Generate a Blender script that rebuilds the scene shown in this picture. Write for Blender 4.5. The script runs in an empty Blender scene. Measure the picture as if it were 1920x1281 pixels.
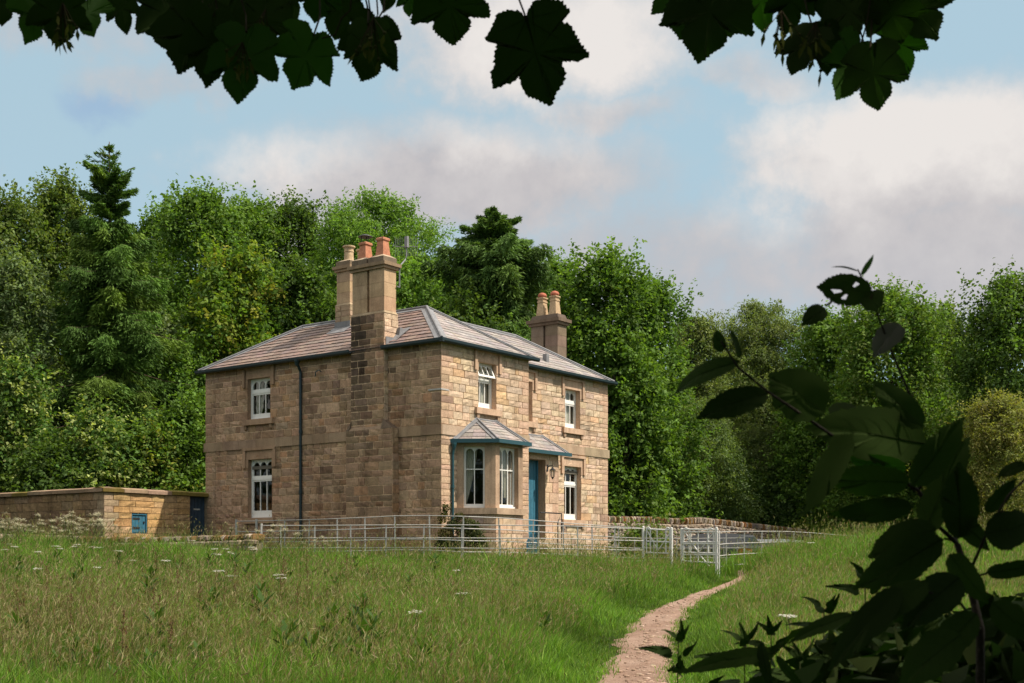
import bpy, bmesh, math, random
import numpy as np
from mathutils import Vector, Matrix

random.seed(7)
RNG = np.random.default_rng(7)
S = bpy.context.scene
COL = S.collection
R = math.radians

# ------------------------------------------------------------------ frame of the photograph
F, HZ, EYE = 2330.0, 1045.0, 1.6            # focal length and horizon row in photo pixels, eye height
def P(px, py, Y):
    return Vector(((px - 960) / F * Y, Y, EYE + (HZ - py) / F * Y))

# ------------------------------------------------------------------ object helpers
def tag(o, label=None, cat=None, group=None, kind=None):
    if label: o['label'] = label
    if cat: o['category'] = cat
    if group: o['group'] = group
    if kind: o['kind'] = kind
    return o

def thing(name, label, cat, loc=(0, 0, 0), rz=0.0, group=None):
    o = bpy.data.objects.new(name, None)
    COL.objects.link(o)
    o.empty_display_size = 0.2
    o.location = loc
    o.rotation_euler = (0, 0, rz)
    return tag(o, label, cat, group)

def link_mesh(name, me, parent=None, mat=None):
    if mat: me.materials.append(mat)
    o = bpy.data.objects.new(name, me)
    COL.objects.link(o)
    if parent: o.parent = parent
    return o

def np_mesh(name, verts, faces, mat, parent=None, cols=None, smooth=False):
    """verts (N,3); faces: list of int arrays (k, 3|4) ; cols (N,3)"""
    me = bpy.data.meshes.new(name)
    verts = np.asarray(verts, np.float32)
    me.vertices.add(len(verts)); me.vertices.foreach_set('co', verts.ravel())
    if not isinstance(faces, (list, tuple)): faces = [faces]
    idx = np.concatenate([f.ravel() for f in faces]).astype(np.int32)
    tot = np.concatenate([np.full(len(f), f.shape[1], np.int32) for f in faces])
    st = np.concatenate([[0], np.cumsum(tot)[:-1]]).astype(np.int32)
    me.loops.add(len(idx)); me.loops.foreach_set('vertex_index', idx)
    me.polygons.add(len(tot)); me.polygons.foreach_set('loop_start', st)
    if cols is not None:
        a = me.attributes.new('col', 'FLOAT_COLOR', 'POINT')
        c = np.ones((len(verts), 4), np.float32); c[:, :3] = cols
        a.data.foreach_set('color', c.ravel())
    me.update(calc_edges=True); me.validate()
    if smooth: me.polygons.foreach_set('use_smooth', np.ones(len(tot), bool))
    return link_mesh(name, me, parent, mat)

class MB:
    """collects faces with unshared vertices and a colour each"""
    def __init__(s): s.v = []; s.f = []; s.c = []
    def poly(s, pts, col=(1, 1, 1)):
        b = len(s.v); s.v += [tuple(p) for p in pts]; s.c += [col] * len(pts)
        s.f.append(tuple(range(b, b + len(pts)))); return s
    def box(s, x0, x1, y0, y1, z0, z1, col=(1, 1, 1), M=None):
        p = [(x, y, z) for z in (z0, z1) for y in (y0, y1) for x in (x0, x1)]
        if M is not None: p = [M(*q) for q in p]
        for q in ((0, 2, 3, 1), (4, 5, 7, 6), (0, 1, 5, 4), (2, 6, 7, 3), (0, 4, 6, 2), (1, 3, 7, 5)):
            s.poly([p[i] for i in q], col)
        return s
    def frustum(s, x0, x1, y0, y1, z0, z1, ins, col=(1, 1, 1)):
        a = [(x0, y0, z0), (x1, y0, z0), (x1, y1, z0), (x0, y1, z0)]
        b = [(x0 + ins, y0 + ins, z1), (x1 - ins, y0 + ins, z1), (x1 - ins, y1 - ins, z1), (x0 + ins, y1 - ins, z1)]
        for i in range(4):
            j = (i + 1) % 4; s.poly([a[i], a[j], b[j], b[i]], col)
        s.poly(b, col); s.poly(a[::-1], col); return s
    def prism(s, pts, n, col=(1, 1, 1)):
        """extrude a 3-D polygon by vector n"""
        n = Vector(n); a = [Vector(p) for p in pts]; b = [p + n for p in a]
        s.poly(a, col); s.poly(b[::-1], col)
        for i in range(len(a)):
            j = (i + 1) % len(a); s.poly([a[i], b[i], b[j], a[j]], col)
        return s
    def tube(s, pts, r, col=(1, 1, 1), k=8, r1=None):
        pts = [Vector(p) for p in pts]; n = len(pts)
        rs = [r + ((r1 if r1 is not None else r) - r) * i / max(1, n - 1) for i in range(n)]
        ring = []
        up = Vector((0.13, 0.21, 0.97))
        for i, p in enumerate(pts):
            t = (pts[min(i + 1, n - 1)] - pts[max(i - 1, 0)])
            if t.length < 1e-9: t = Vector((0, 0, 1))
            t.normalize()
            a = t.cross(up)
            if a.length < .15: a = t.cross(Vector((1, 0, 0)))
            a.normalize(); b = t.cross(a)
            base = len(s.v)
            for q in range(k):
                th = 2 * math.pi * q / k
                s.v.append(tuple(p + (a * math.cos(th) + b * math.sin(th)) * rs[i])); s.c.append(col)
            ring.append(base)
        for i in range(n - 1):
            for q in range(k):
                w = (q + 1) % k
                s.f.append((ring[i] + q, ring[i] + w, ring[i + 1] + w, ring[i + 1] + q))
        s.f.append(tuple(ring[0] + q for q in range(k))[::-1]); s.f.append(tuple(ring[-1] + q for q in range(k)))
        return s
    def lathe(s, prof, c=(0, 0, 0), col=(1, 1, 1), k=14, sq=False):
        """prof [(r,z)...] about a vertical axis through c; sq = square section"""
        k = 4 if sq else k; off = math.pi / 4 if sq else 0
        rings = []
        for r, z in prof:
            base = len(s.v); rr = r * (math.sqrt(2) if sq else 1)
            for q in range(k):
                th = 2 * math.pi * q / k + off
                s.v.append((c[0] + rr * math.cos(th), c[1] + rr * math.sin(th), c[2] + z)); s.c.append(col)
            rings.append(base)
        for a, b in zip(rings, rings[1:]):
            for q in range(k):
                w = (q + 1) % k; s.f.append((a + q, a + w, b + w, b + q))
        s.f.append(tuple(rings[-1] + q for q in range(k))); s.f.append(tuple(rings[0] + q for q in range(k))[::-1])
        return s
    def build(s, name, mat, parent=None, smooth=False, angle=None):
        me = bpy.data.meshes.new(name)
        me.from_pydata(s.v, [], s.f)
        a = me.attributes.new('col', 'FLOAT_COLOR', 'POINT')
        c = np.ones((len(s.v), 4), np.float32)
        if s.c: c[:, :3] = np.array(s.c, np.float32)
        a.data.foreach_set('color', c.ravel())
        me.update()
        if smooth: me.polygons.foreach_set('use_smooth', np.ones(len(me.polygons), bool))
        return link_mesh(name, me, parent, mat)

# ------------------------------------------------------------------ materials
def new_mat(name):
    m = bpy.data.materials.new(name); m.use_nodes = True
    nt = m.node_tree; nt.nodes.clear()
    return m, nt, nt.nodes, nt.links
def N(nt, t, **kw):
    n = nt.nodes.new(t)
    for k, v in kw.items():
        if k == 'ins':
            for a, b in v.items(): n.inputs[a].default_value = b
        else: setattr(n, k, v)
    return n
def ramp(nt, fac, stops):
    n = nt.nodes.new('ShaderNodeValToRGB'); e = n.color_ramp.elements
    e[0].position, e[0].color = stops[0][0], (*stops[0][1], 1)
    e[1].position, e[1].color = stops[-1][0], (*stops[-1][1], 1)
    for p, c in stops[1:-1]:
        x = e.new(p); x.color = (*c, 1)
    nt.links.new(fac, n.inputs[0]); return n.outputs[0]
def mul(nt, a, b, fac=1.0, mode='MULTIPLY'):
    n = N(nt, 'ShaderNodeMix', data_type='RGBA', blend_type=mode)
    n.inputs[0].default_value = fac
    nt.links.new(a, n.inputs[6])
    if isinstance(b, tuple): n.inputs[7].default_value = (*b, 1)
    else: nt.links.new(b, n.inputs[7])
    return n.outputs[2]
def noise(nt, co, scale, detail=5, rough=.6, dist=0.0):
    n = N(nt, 'ShaderNodeTexNoise'); n.inputs['Scale'].default_value = scale
    n.inputs['Detail'].default_value = detail; n.inputs['Roughness'].default_value = rough
    n.inputs['Distortion'].default_value = dist
    if co is not None: nt.links.new(co, n.inputs['Vector'])
    return n.outputs[0]

def surf_mat(name, tint=(1, 1, 1), use_attr=True, rough=.85, spec=.25, grain=(22, .45), stain=(1.1, .35), stain_col=(.55, .5, .46), bump=.35, bscale=40, metallic=0.0, streak=0.0):
    """general rough surface: attribute colour x tint, mottled by two noises, with a bump"""
    m, nt, ns, L = new_mat(name)
    out = N(nt, 'ShaderNodeOutputMaterial'); b = N(nt, 'ShaderNodeBsdfPrincipled')
    L.new(b.outputs[0], out.inputs[0])
    tc = N(nt, 'ShaderNodeTexCoord').outputs['Object']
    if use_attr:
        at = N(nt, 'ShaderNodeAttribute', attribute_name='col').outputs[0]
        c = mul(nt, at, tuple(tint))
    else:
        rgb = N(nt, 'ShaderNodeRGB'); rgb.outputs[0].default_value = (*tint, 1); c = rgb.outputs[0]
    g = noise(nt, tc, grain[0], 6, .7)
    k = grain[1]
    c = mul(nt, c, ramp(nt, g, [(.3, (1 - k,) * 3), (.7, (1 + k * .6,) * 3)]))
    if stain[1] > 0:
        g2 = noise(nt, tc, stain[0], 6, .65, .6)
        c = mul(nt, c, ramp(nt, g2, [(.42, (1, 1, 1)), (.68, stain_col)]), stain[1])
    if streak > 0:
        mp = N(nt, 'ShaderNodeMapping'); mp.inputs['Scale'].default_value = (2.6, 2.6, .32); L.new(tc, mp.inputs[0])
        c = mul(nt, c, ramp(nt, noise(nt, mp.outputs[0], 1.0, 7, .72, .4), [(.36, (1.1, 1.08, 1.07)), (.50, (1, 1, 1)), (.70, (.48, .46, .45))]), streak)
    L.new(c, b.inputs['Base Color'])
    b.inputs['Roughness'].default_value = rough
    b.inputs['Specular IOR Level'].default_value = spec
    b.inputs['Metallic'].default_value = metallic
    if bump > 0:
        bp = N(nt, 'ShaderNodeBump'); bp.inputs['Strength'].default_value = bump; bp.inputs['Distance'].default_value = .02
        L.new(noise(nt, tc, bscale, 5, .7), bp.inputs['Height']); L.new(bp.outputs[0], b.inputs['Normal'])
    return m

def leaf_mat(name, trans=.38, rough=.6, spec=.14, tint=(1, 1, 1), tcol=(1.34, 1.42, .5)):
    m, nt, ns, L = new_mat(name)
    out = N(nt, 'ShaderNodeOutputMaterial'); b = N(nt, 'ShaderNodeBsdfPrincipled'); t = N(nt, 'ShaderNodeBsdfTranslucent')
    mx = N(nt, 'ShaderNodeMixShader'); mx.inputs[0].default_value = trans
    at = N(nt, 'ShaderNodeAttribute', attribute_name='col').outputs[0]
    c = mul(nt, at, tuple(tint))
    L.new(c, b.inputs['Base Color']); L.new(mul(nt, c, tuple(tcol)), t.inputs[0])
    b.inputs['Roughness'].default_value = rough; b.inputs['Specular IOR Level'].default_value = spec
    L.new(b.outputs[0], mx.inputs[1]); L.new(t.outputs[0], mx.inputs[2]); L.new(mx.outputs[0], out.inputs[0])
    return m

M_STONE = surf_mat('sandstone', grain=(20, .32), stain=(1.3, .3), bump=.6, bscale=30, streak=.75)
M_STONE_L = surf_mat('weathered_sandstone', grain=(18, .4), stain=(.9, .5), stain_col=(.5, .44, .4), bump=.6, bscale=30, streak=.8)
M_DRESSED = surf_mat('dressed_stone', grain=(30, .25), stain=(1.5, .55), stain_col=(.5, .45, .42), bump=.2, streak=.7)
M_SLATE = surf_mat('stone_slate', grain=(14, .35), stain=(.8, .4), stain_col=(.62, .6, .64), rough=.7, bump=.25)
M_LEAD = surf_mat('lead', use_attr=False, tint=(.215, .215, .225), rough=.6, spec=.3, grain=(6, .3), stain=(2, .3), bump=.1)
M_WHITE = surf_mat('white_paint', use_attr=False, tint=(.80, .78, .74), rough=.45, spec=.4, grain=(9, .06), stain=(2, .12), bump=0)
M_TEAL_D = surf_mat('dark_gutter_paint', use_attr=False, tint=(.009, .024, .03), rough=.4, spec=.5, grain=(9, .15), stain=(2, .2), bump=0)
M_TEAL = surf_mat('teal_gutter_paint', use_attr=False, tint=(.018, .068, .085), rough=.4, spec=.5, grain=(9, .15), stain=(2, .2), bump=0)
M_BLUE = surf_mat('blue_door_paint', use_attr=False, tint=(.04, .155, .23), rough=.5, spec=.4, grain=(7, .18), stain=(3, .25), bump=.05)
M_NAVY = surf_mat('dark_blue_paint', use_attr=False, tint=(.03, .055, .085), rough=.5, spec=.4, grain=(7, .2), stain=(3, .25), bump=.05)
M_TERRA = surf_mat('terracotta', grain=(14, .3), stain=(4, .45), stain_col=(.5, .42, .38), bump=.15)
M_IRON = surf_mat('black_iron', use_attr=False, tint=(.02, .02, .022), rough=.5, spec=.5, grain=(12, .2), stain=(3, 0), bump=.05)
M_GALV = surf_mat('galvanised_steel', use_attr=False, tint=(.43, .415, .395), rough=.6, spec=.3, grain=(25, .25), stain=(3, .4), stain_col=(.68, .65, .6), bump=.05, metallic=.0)
M_GATE = surf_mat('pale_galvanised_steel', use_attr=False, tint=(.66, .645, .62), rough=.6, spec=.3, grain=(25, .2), stain=(3, .3), stain_col=(.7, .66, .6), bump=.05)
M_CURTAIN = surf_mat('curtain_cloth', use_attr=False, tint=(.62, .58, .48), rough=.95, spec=.05, grain=(30, .1), stain=(2, .1), bump=0)
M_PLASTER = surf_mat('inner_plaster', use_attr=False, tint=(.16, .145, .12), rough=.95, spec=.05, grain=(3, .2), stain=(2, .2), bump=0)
M_BARK = surf_mat('bark', grain=(12, .5), stain=(2, .5), bump=.8, bscale=18)
M_LEAF = leaf_mat('broad_leaf')
M_NEEDLE = leaf_mat('needle_leaf', trans=.2, rough=.65, spec=.1)
M_GRASS = leaf_mat('grass_blade', trans=.38, rough=.65, spec=.12, tcol=(1.14, 1.32, .45))
M_NEAR = leaf_mat('large_leaf', trans=.10, rough=.7, spec=.03, tcol=(1.0, 1.9, .4))
M_PETAL = leaf_mat('white_petal', trans=.3, tcol=(1, 1, 1))

def glass_mat():
    m, nt, ns, L = new_mat('window_glass')
    out = N(nt, 'ShaderNodeOutputMaterial'); mx = N(nt, 'ShaderNodeMixShader')
    tr = N(nt, 'ShaderNodeBsdfTransparent'); tr.inputs[0].default_value = (.8, .83, .82, 1)
    gl = N(nt, 'ShaderNodeBsdfGlossy'); gl.inputs['Roughness'].default_value = .015
    lw = N(nt, 'ShaderNodeLayerWeight'); pw = N(nt, 'ShaderNodeMath', operation='POWER'); pw.inputs[1].default_value = 4.5; L.new(lw.outputs['Facing'], pw.inputs[0])
    mm = N(nt, 'ShaderNodeMath', operation='MULTIPLY_ADD'); mm.inputs[1].default_value = .9; mm.inputs[2].default_value = .055
    L.new(pw.outputs[0], mm.inputs[0]); L.new(mm.outputs[0], mx.inputs[0])
    tc = N(nt, 'ShaderNodeTexCoord').outputs['Object']
    bp = N(nt, 'ShaderNodeBump'); bp.inputs['Strength'].default_value = .05; bp.inputs['Distance'].default_value = .05
    L.new(noise(nt, tc, 2.2, 2, .5), bp.inputs['Height']); L.new(bp.outputs[0], gl.inputs['Normal'])
    L.new(tr.outputs[0], mx.inputs[1]); L.new(gl.outputs[0], mx.inputs[2]); L.new(mx.outputs[0], out.inputs[0])
    return m
M_GLASS = glass_mat()

# ------------------------------------------------------------------ terrain
def sst(a, b, x):
    t = np.clip((np.asarray(x, float) - a) / (b - a), 0, 1)
    return t * t * (3 - 2 * t)
def gz(x, y):
    x = np.asarray(x, float); y = np.asarray(y, float)
    z = .04 * np.minimum(y, 30.0)
    z = z + .42 * sst(-2.5, -13, x) * sst(14, 33, y)
    z = z + .46 * sst(5.6, 8.6, x) * sst(18, 31, y) * (1 - sst(38, 46, y))
    z = z - .22 * np.exp(-((x - 4.4) / 2.3) ** 2) * sst(20, 31, y)
    z = z - .45 * sst(2, 6, x) * sst(37, 43, y)
    z = z + .27 * np.maximum(y - 60, 0) * sst(60, 66, y) * (1 - .0 * x) - .27 * np.maximum(y - 130, 0)
    z = z + .035 * np.sin(x * .9 + 1.3 * np.sin(y * .37)) * np.sin(y * .71 + .4) * sst(2, 12, y)
    return z
def gz1(x, y): return float(gz(x, y))
def ground_hit(px, py, y0=6.0, y1=60.0):
    prev = None
    for Y in np.arange(y0, y1, .1):
        d = EYE + (HZ - py) / F * Y - gz1((px - 960) / F * Y, Y)
        if d <= 0: return Vector(((px - 960) / F * Y, Y, gz1((px - 960) / F * Y, Y)))
    return P(px, py, y1)
def on_ground(px, Y):
    x = (px - 960) / F * Y
    return Vector((x, Y, gz1(x, Y)))

def ground_material():
    m, nt, ns, L = new_mat('meadow_soil')
    out = N(nt, 'ShaderNodeOutputMaterial'); b = N(nt, 'ShaderNodeBsdfPrincipled'); L.new(b.outputs[0], out.inputs[0])
    tc = N(nt, 'ShaderNodeTexCoord').outputs['Object']
    c = ramp(nt, noise(nt, tc, .6, 6, .7), [(.3, (.022, .03, .010)), (.55, (.034, .042, .014)), (.75, (.045, .038, .018))])
    c = mul(nt, c, ramp(nt, noise(nt, tc, 14, 5, .7), [(.3, (.6, .6, .6)), (.7, (1.2, 1.2, 1.2))]))
    L.new(c, b.inputs['Base Color']); b.inputs['Roughness'].default_value = .95; b.inputs['Specular IOR Level'].default_value = .1
    bp = N(nt, 'ShaderNodeBump'); bp.inputs['Distance'].default_value = .05
    L.new(noise(nt, tc, 9, 5, .7), bp.inputs['Height']); L.new(bp.outputs[0], b.inputs['Normal'])
    return m
def build_ground():
    xs = np.unique(np.concatenate([np.arange(-26, 26.1, .4), np.linspace(-300, -26, 40), np.linspace(26, 300, 40)]))
    ys = np.unique(np.concatenate([np.arange(-4, 70, .4), np.linspace(70, 420, 60), np.linspace(-120, -4, 18)]))
    X, Y = np.meshgrid(xs, ys)
    V = np.stack([X, Y, gz(X, Y)], -1).reshape(-1, 3)
    nx, ny = len(xs), len(ys)
    i = np.arange(ny - 1)[:, None] * nx + np.arange(nx - 1)[None, :]
    Fq = np.stack([i, i + 1, i + nx + 1, i + nx], -1).reshape(-1, 4)
    o = np_mesh('ground', V, Fq, ground_material(), smooth=True)
    tag(o, kind='structure')
build_ground()

PATH = [(1281, 1108, 1275), (1255, 1135, 1262), (1230, 1158, 1256), (1205, 1164, 1258), (1180, 1180, 1272), (1160, 1203, 1280), (1140, 1238, 1298),
        (1125, 1278, 1318), (1112, 1308, 1346), (1100, 1345, 1379), (1090, 1368, 1400), (1082, 1377, 1407)]
pl = [ground_hit(a, py) for py, a, b in PATH]; pr = [ground_hit(b, py) for py, a, b in PATH]
PY = np.array([(a.y + b.y) / 2 for a, b in zip(pl, pr)]); PC = np.array([(a.x + b.x) / 2 for a, b in zip(pl, pr)]); PW = np.array([(b.x - a.x) / 2 for a, b in zip(pl, pr)])
PY = np.concatenate([[2.0, 6.0], PY, [PY[-1] + 3, PY[-1] + 7]]); PC = np.concatenate([[.1, .55], PC, [PC[-1] + .35, PC[-1] + .2]]); PW = np.concatenate([[.5, .5], PW, [.3, .3]])
def path_d(x, y):
    return np.abs(x - np.interp(y, PY, PC)) / np.interp(y, PY, PW)
def build_path():
    m, nt, ns, L = new_mat('trodden_earth')
    out = N(nt, 'ShaderNodeOutputMaterial'); b = N(nt, 'ShaderNodeBsdfPrincipled'); L.new(b.outputs[0], out.inputs[0])
    tc = N(nt, 'ShaderNodeTexCoord').outputs['Object']
    c = ramp(nt, noise(nt, tc, 1.6, 8, .75), [(.3, (.21, .13, .092)), (.5, (.30, .20, .15)), (.7, (.39, .28, .22))])
    c = mul(nt, c, ramp(nt, noise(nt, tc, 24, 8, .85), [(.33, (.62, .6, .58)), (.5, (1, 1, 1)), (.68, (1.25, 1.23, 1.2))]))
    L.new(c, b.inputs['Base Color']); b.inputs['Roughness'].default_value = .95; b.inputs['Specular IOR Level'].default_value = .1
    bp = N(nt, 'ShaderNodeBump'); bp.inputs['Distance'].default_value = .03
    L.new(noise(nt, tc, 38, 4, .8), bp.inputs['Height']); L.new(bp.outputs[0], b.inputs['Normal'])
    ys = np.arange(2.0, PY[-1], .12); V = []; k = 13
    for y in ys:
        c0, w = np.interp(y, PY, PC), np.interp(y, PY, PW)
        for j in range(k):
            s = (j / (k - 1) * 2 - 1)
            e = 1.12 + .16 * math.sin(y * 3.1 + (s > 0) * 2) + .1 * math.sin(y * 9.7 + (s > 0))
            x = c0 + s * w * e
            V.append((x, y, gz1(x, y) + .03 - .022 * abs(s) ** 4 - .03 * math.exp(-((s + .25) / .4) ** 2) * .5))
    V = np.array(V); n = len(ys)
    i = np.arange(n - 1)[:, None] * k + np.arange(k - 1)[None, :]
    o = np_mesh('path', V, np.stack([i, i + 1, i + k + 1, i + k], -1).reshape(-1, 4), m, smooth=True)
    tag(o, kind='structure')
build_path()
# ================================================================== THE HOUSE
CX, CY = -1.884, 33.0                       # near corner of the house on the ground plan
UA = (.5996, .8003); UB = (-.8003, .5996)   # local x (front facade), local y (side facade)
ZB = 1.3
HROT = math.atan2(UA[1], UA[0])
def a_at(px, b):
    r = (px - 960) / F
    return (r * (CY + UB[1] * b) - CX - UB[0] * b) / (UA[0] - r * UA[1])
def b_at(px, a):
    r = (px - 960) / F
    return (r * (CY + UA[1] * a) - CX - UA[0] * a) / (UB[0] - r * UB[1])
def z_at(py, a, b):
    return EYE + (HZ - py) / F * (CY + UA[1] * a + UB[1] * b) - ZB
def hw(a, b, z=0.0):
    return Vector((CX + UA[0] * a + UB[0] * b, CY + UA[1] * a + UB[1] * b, z + ZB))

class Fr:
    """a wall plane: u along the wall, n outwards, z up"""
    def __init__(s, O, U, Nn): s.O, s.U, s.N = Vector(O), Vector(U), Vector(Nn)
    def __call__(s, u, n, z): return s.O + s.U * u + s.N * n + Vector((0, 0, z))
LEFT = Fr((0, 0, 0), (0, 1, 0), (-1, 0, 0))
RB, PB = .809, .35
FRONT = Fr((0, 0, 0), (1, 0, 0), (0, -1, 0))
MAIN = Fr((0, RB, 0), (1, 0, 0), (0, -1, 0))
PORCH = Fr((0, PB, 0), (1, 0, 0), (0, -1, 0))

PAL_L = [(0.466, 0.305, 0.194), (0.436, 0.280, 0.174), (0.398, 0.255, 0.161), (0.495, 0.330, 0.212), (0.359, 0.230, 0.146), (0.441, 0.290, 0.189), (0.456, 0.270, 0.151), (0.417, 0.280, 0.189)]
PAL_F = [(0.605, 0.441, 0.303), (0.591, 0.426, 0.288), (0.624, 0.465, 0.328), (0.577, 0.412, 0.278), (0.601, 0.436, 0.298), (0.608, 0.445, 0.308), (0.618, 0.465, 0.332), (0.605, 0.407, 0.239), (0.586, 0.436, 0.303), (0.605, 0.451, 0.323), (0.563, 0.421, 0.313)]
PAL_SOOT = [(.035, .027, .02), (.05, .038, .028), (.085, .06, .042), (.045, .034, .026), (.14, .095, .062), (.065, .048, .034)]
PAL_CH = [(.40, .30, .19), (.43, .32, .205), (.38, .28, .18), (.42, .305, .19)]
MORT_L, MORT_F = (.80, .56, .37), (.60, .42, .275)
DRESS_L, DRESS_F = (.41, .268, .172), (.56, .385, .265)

def jit(c, rng, k=.12):
    f = 1 + rng.uniform(-k, k); return tuple(max(.01, v * f * (1 + rng.uniform(-.04, .04))) for v in c)

def stone_wall(mb, fr, u0, u1, z0, z1, openings=(), pal=PAL_L, mort=MORT_L, ch=.225, sl=(.26, .62), quoin=(0, 0), qcol=DRESS_L, seed=1, rough=.012, colfn=None, gap=.0085, mn=-.005):
    rng = random.Random(seed)
    ops = [o for o in openings if o[0] < u1 and o[1] > u0]
    us = sorted({u0, u1, *[min(max(v, u0), u1) for o in ops for v in o[:2]]}); zs = sorted({z0, z1, *[min(max(v, z0), z1) for o in ops for v in o[2:]]})
    for a, b in zip(us, us[1:]):
        for c, d in zip(zs, zs[1:]):
            um, zm = (a + b) / 2, (c + d) / 2
            if any(o[0] < um < o[1] and o[2] < zm < o[3] for o in ops): continue
            mb.poly([fr(a, mn, c), fr(b, mn, c), fr(b, mn, d), fr(a, mn, d)], mort)
    k = 0
    for c, d in zip(zs, zs[1:]):
        n = max(1, round((d - c) / ch)); hs = [rng.uniform(.72, 1.28) for _ in range(n)]; t = sum(hs); z = c
        for h in hs:
            zz = z + h / t * (d - c); k += 1; zm = (z + zz) / 2
            free = [(u0, u1)]
            for o in ops:
                if o[2] < zm < o[3]:
                    nf = []
                    for a, b in free:
                        if o[1] <= a or o[0] >= b: nf.append((a, b)); continue
                        if o[0] > a: nf.append((a, o[0]))
                        if o[1] < b: nf.append((o[1], b))
                    free = nf
            for a, b in free:
                cells = []; u = a
                qs = quoin[0] and a == u0; qe = quoin[1] and b == u1
                if qs: w = min(b - a, .50 if k % 2 else .32); cells.append((u, u + w, 1)); u += w
                e = b
                if qe: w = .50 if k % 2 else .32; e = max(u, b - w)
                while u < e - 1e-6:
                    w = rng.uniform(*sl) * (1.25 if h / t * (d - c) > .26 else 1)
                    if e - (u + w) < sl[0] * .7: w = e - u
                    cells.append((u, min(e, u + w), 0)); u += w
                if qe and b > e: cells.append((e, b, 1))
                for ua, ub_, q in cells:
                    col = jit(qcol if q else rng.choice(pal), rng, .05 if q else .075)
                    if colfn: col = colfn((ua + ub_) / 2, zm, col, rng)
                    stone(mb, fr, ua, ub_, z, zz, col, rng, .004 if q else rough, rng.uniform(-.004, .006), gap)
            z = zz
def stone(mb, fr, ua, ub_, z, zz, col, rng, rough, dn, m):
    a, b, c, d = ua + m, ub_ - m, z + m, zz - m
    if b - a < .02 or d - c < .02: return
    nu, nz = 4, 3; base = len(mb.v)
    for j in range(nz):
        for i in range(nu):
            edge = i in (0, nu - 1) or j in (0, nz - 1)
            u = a + (b - a) * i / (nu - 1); w = c + (d - c) * j / (nz - 1)
            if edge: u += rng.uniform(-.004, .004); w += rng.uniform(-.004, .004)
            n = .010 + dn + (0 if edge else .006) + rng.uniform(-rough, rough) * (.4 if edge else 1)
            mb.v.append(tuple(fr(u, n, w))); mb.c.append(col)
    for j in range(nz - 1):
        for i in range(nu - 1):
            q = base + j * nu + i; mb.f.append((q, q + 1, q + nu + 1, q + nu))
    ring = [i for i in range(nu)] + [j * nu + nu - 1 for j in range(1, nz)] + [(nz - 1) * nu + i for i in range(nu - 2, -1, -1)] + [j * nu for j in range(nz - 2, 0, -1)]
    rb = len(mb.v)
    for r_ in ring:
        p = Vector(mb.v[base + r_]); n = (p - fr.O).dot(fr.N)
        mb.v.append(tuple(p - fr.N * (n + .016))); mb.c.append(col)
    L_ = len(ring)
    for i in range(L_):
        j = (i + 1) % L_; mb.f.append((base + ring[i], base + ring[j], rb + j, rb + i))

def fbox(mb, fr, u0, u1, n0, n1, z0, z1, col=(1, 1, 1)):
    return mb.box(u0, u1, n0, n1, z0, z1, col, M=lambda u, n, z: fr(u, n, z))
def reveal(mb, fr, u0, u1, z0, z1, d, col):
    for a, b in (((u0, z0), (u0, z1)), ((u1, z0), (u1, z1)), ((u0, z0), (u1, z0)), ((u0, z1), (u1, z1))):
        mb.poly([fr(a[0], .006, a[1]), fr(b[0], .006, b[1]), fr(b[0], -d, b[1]), fr(a[0], -d, a[1])], col)

house = thing('stone_house', 'two storey square sandstone house with slate hipped roofs and tall chimneys', 'house', (CX, CY, ZB), HROT)

ZE = z_at(640, 0, 0)            # wall top
ZT = ZE + .03                   # eave of the roof
ZR = 8.80 - ZB                  # ridges
BZ = 4.87 - ZB; BH = .27        # band course
WL, WA, MA, MD = 9.58, 3.944, 9.50, 5.15

# ---- windows: openings measured on the photograph
def op_left(p0, p1, t, b):
    y0, y1 = sorted((b_at(p0, 0), b_at(p1, 0))); ym = (y0 + y1) / 2
    return (y0, y1, z_at(b, 0, ym), z_at(t, 0, ym))
def op_front(p0, p1, t, b, bb):
    x0, x1 = sorted((a_at(p0, bb), a_at(p1, bb))); xm = (x0 + x1) / 2
    return (x0, x1, z_at(b, xm, bb), z_at(t, xm, bb))
W_UL = op_left(465, 507, 709, 786); W_LL = op_left(466, 510, 861, 971)
W_UF = op_front(896.5, 930, 681, 767, 0)
W_UM = op_front(1059, 1087, 731, 804, RB); W_LM = op_front(1057.5, 1089, 875, 975, RB)
_x1 = a_at(997.5, RB); W_SM = (_x1 - .86, _x1, W_UM[2] + .02, W_UM[3])
DOOR = (4.30, a_at(1022, PB), 2.12 - ZB, z_at(862, 5, PB))

BAY0, BAY1, BAYX0, BAYX1, BAYN = .625, 3.05, 1.223, 2.455, .882

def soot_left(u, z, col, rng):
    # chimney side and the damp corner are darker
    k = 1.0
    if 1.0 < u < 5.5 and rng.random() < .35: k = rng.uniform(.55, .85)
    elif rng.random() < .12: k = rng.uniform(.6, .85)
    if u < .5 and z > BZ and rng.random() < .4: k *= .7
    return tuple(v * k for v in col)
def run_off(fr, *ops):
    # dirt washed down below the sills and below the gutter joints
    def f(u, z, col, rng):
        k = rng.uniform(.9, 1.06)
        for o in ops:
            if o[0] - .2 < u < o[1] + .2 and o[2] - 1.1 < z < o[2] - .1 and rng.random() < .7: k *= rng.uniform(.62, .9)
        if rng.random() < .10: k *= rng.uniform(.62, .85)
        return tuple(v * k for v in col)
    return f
mb = MB()
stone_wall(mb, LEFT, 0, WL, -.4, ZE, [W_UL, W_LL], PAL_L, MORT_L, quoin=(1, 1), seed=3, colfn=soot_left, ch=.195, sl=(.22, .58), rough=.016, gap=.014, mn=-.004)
for o in (W_UL, W_LL): reveal(mb, LEFT, *o, .13, DRESS_L)
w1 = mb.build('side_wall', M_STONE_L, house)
tag(w1, 'brown weathered sandstone side wall in shade')
mb = MB()
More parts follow.
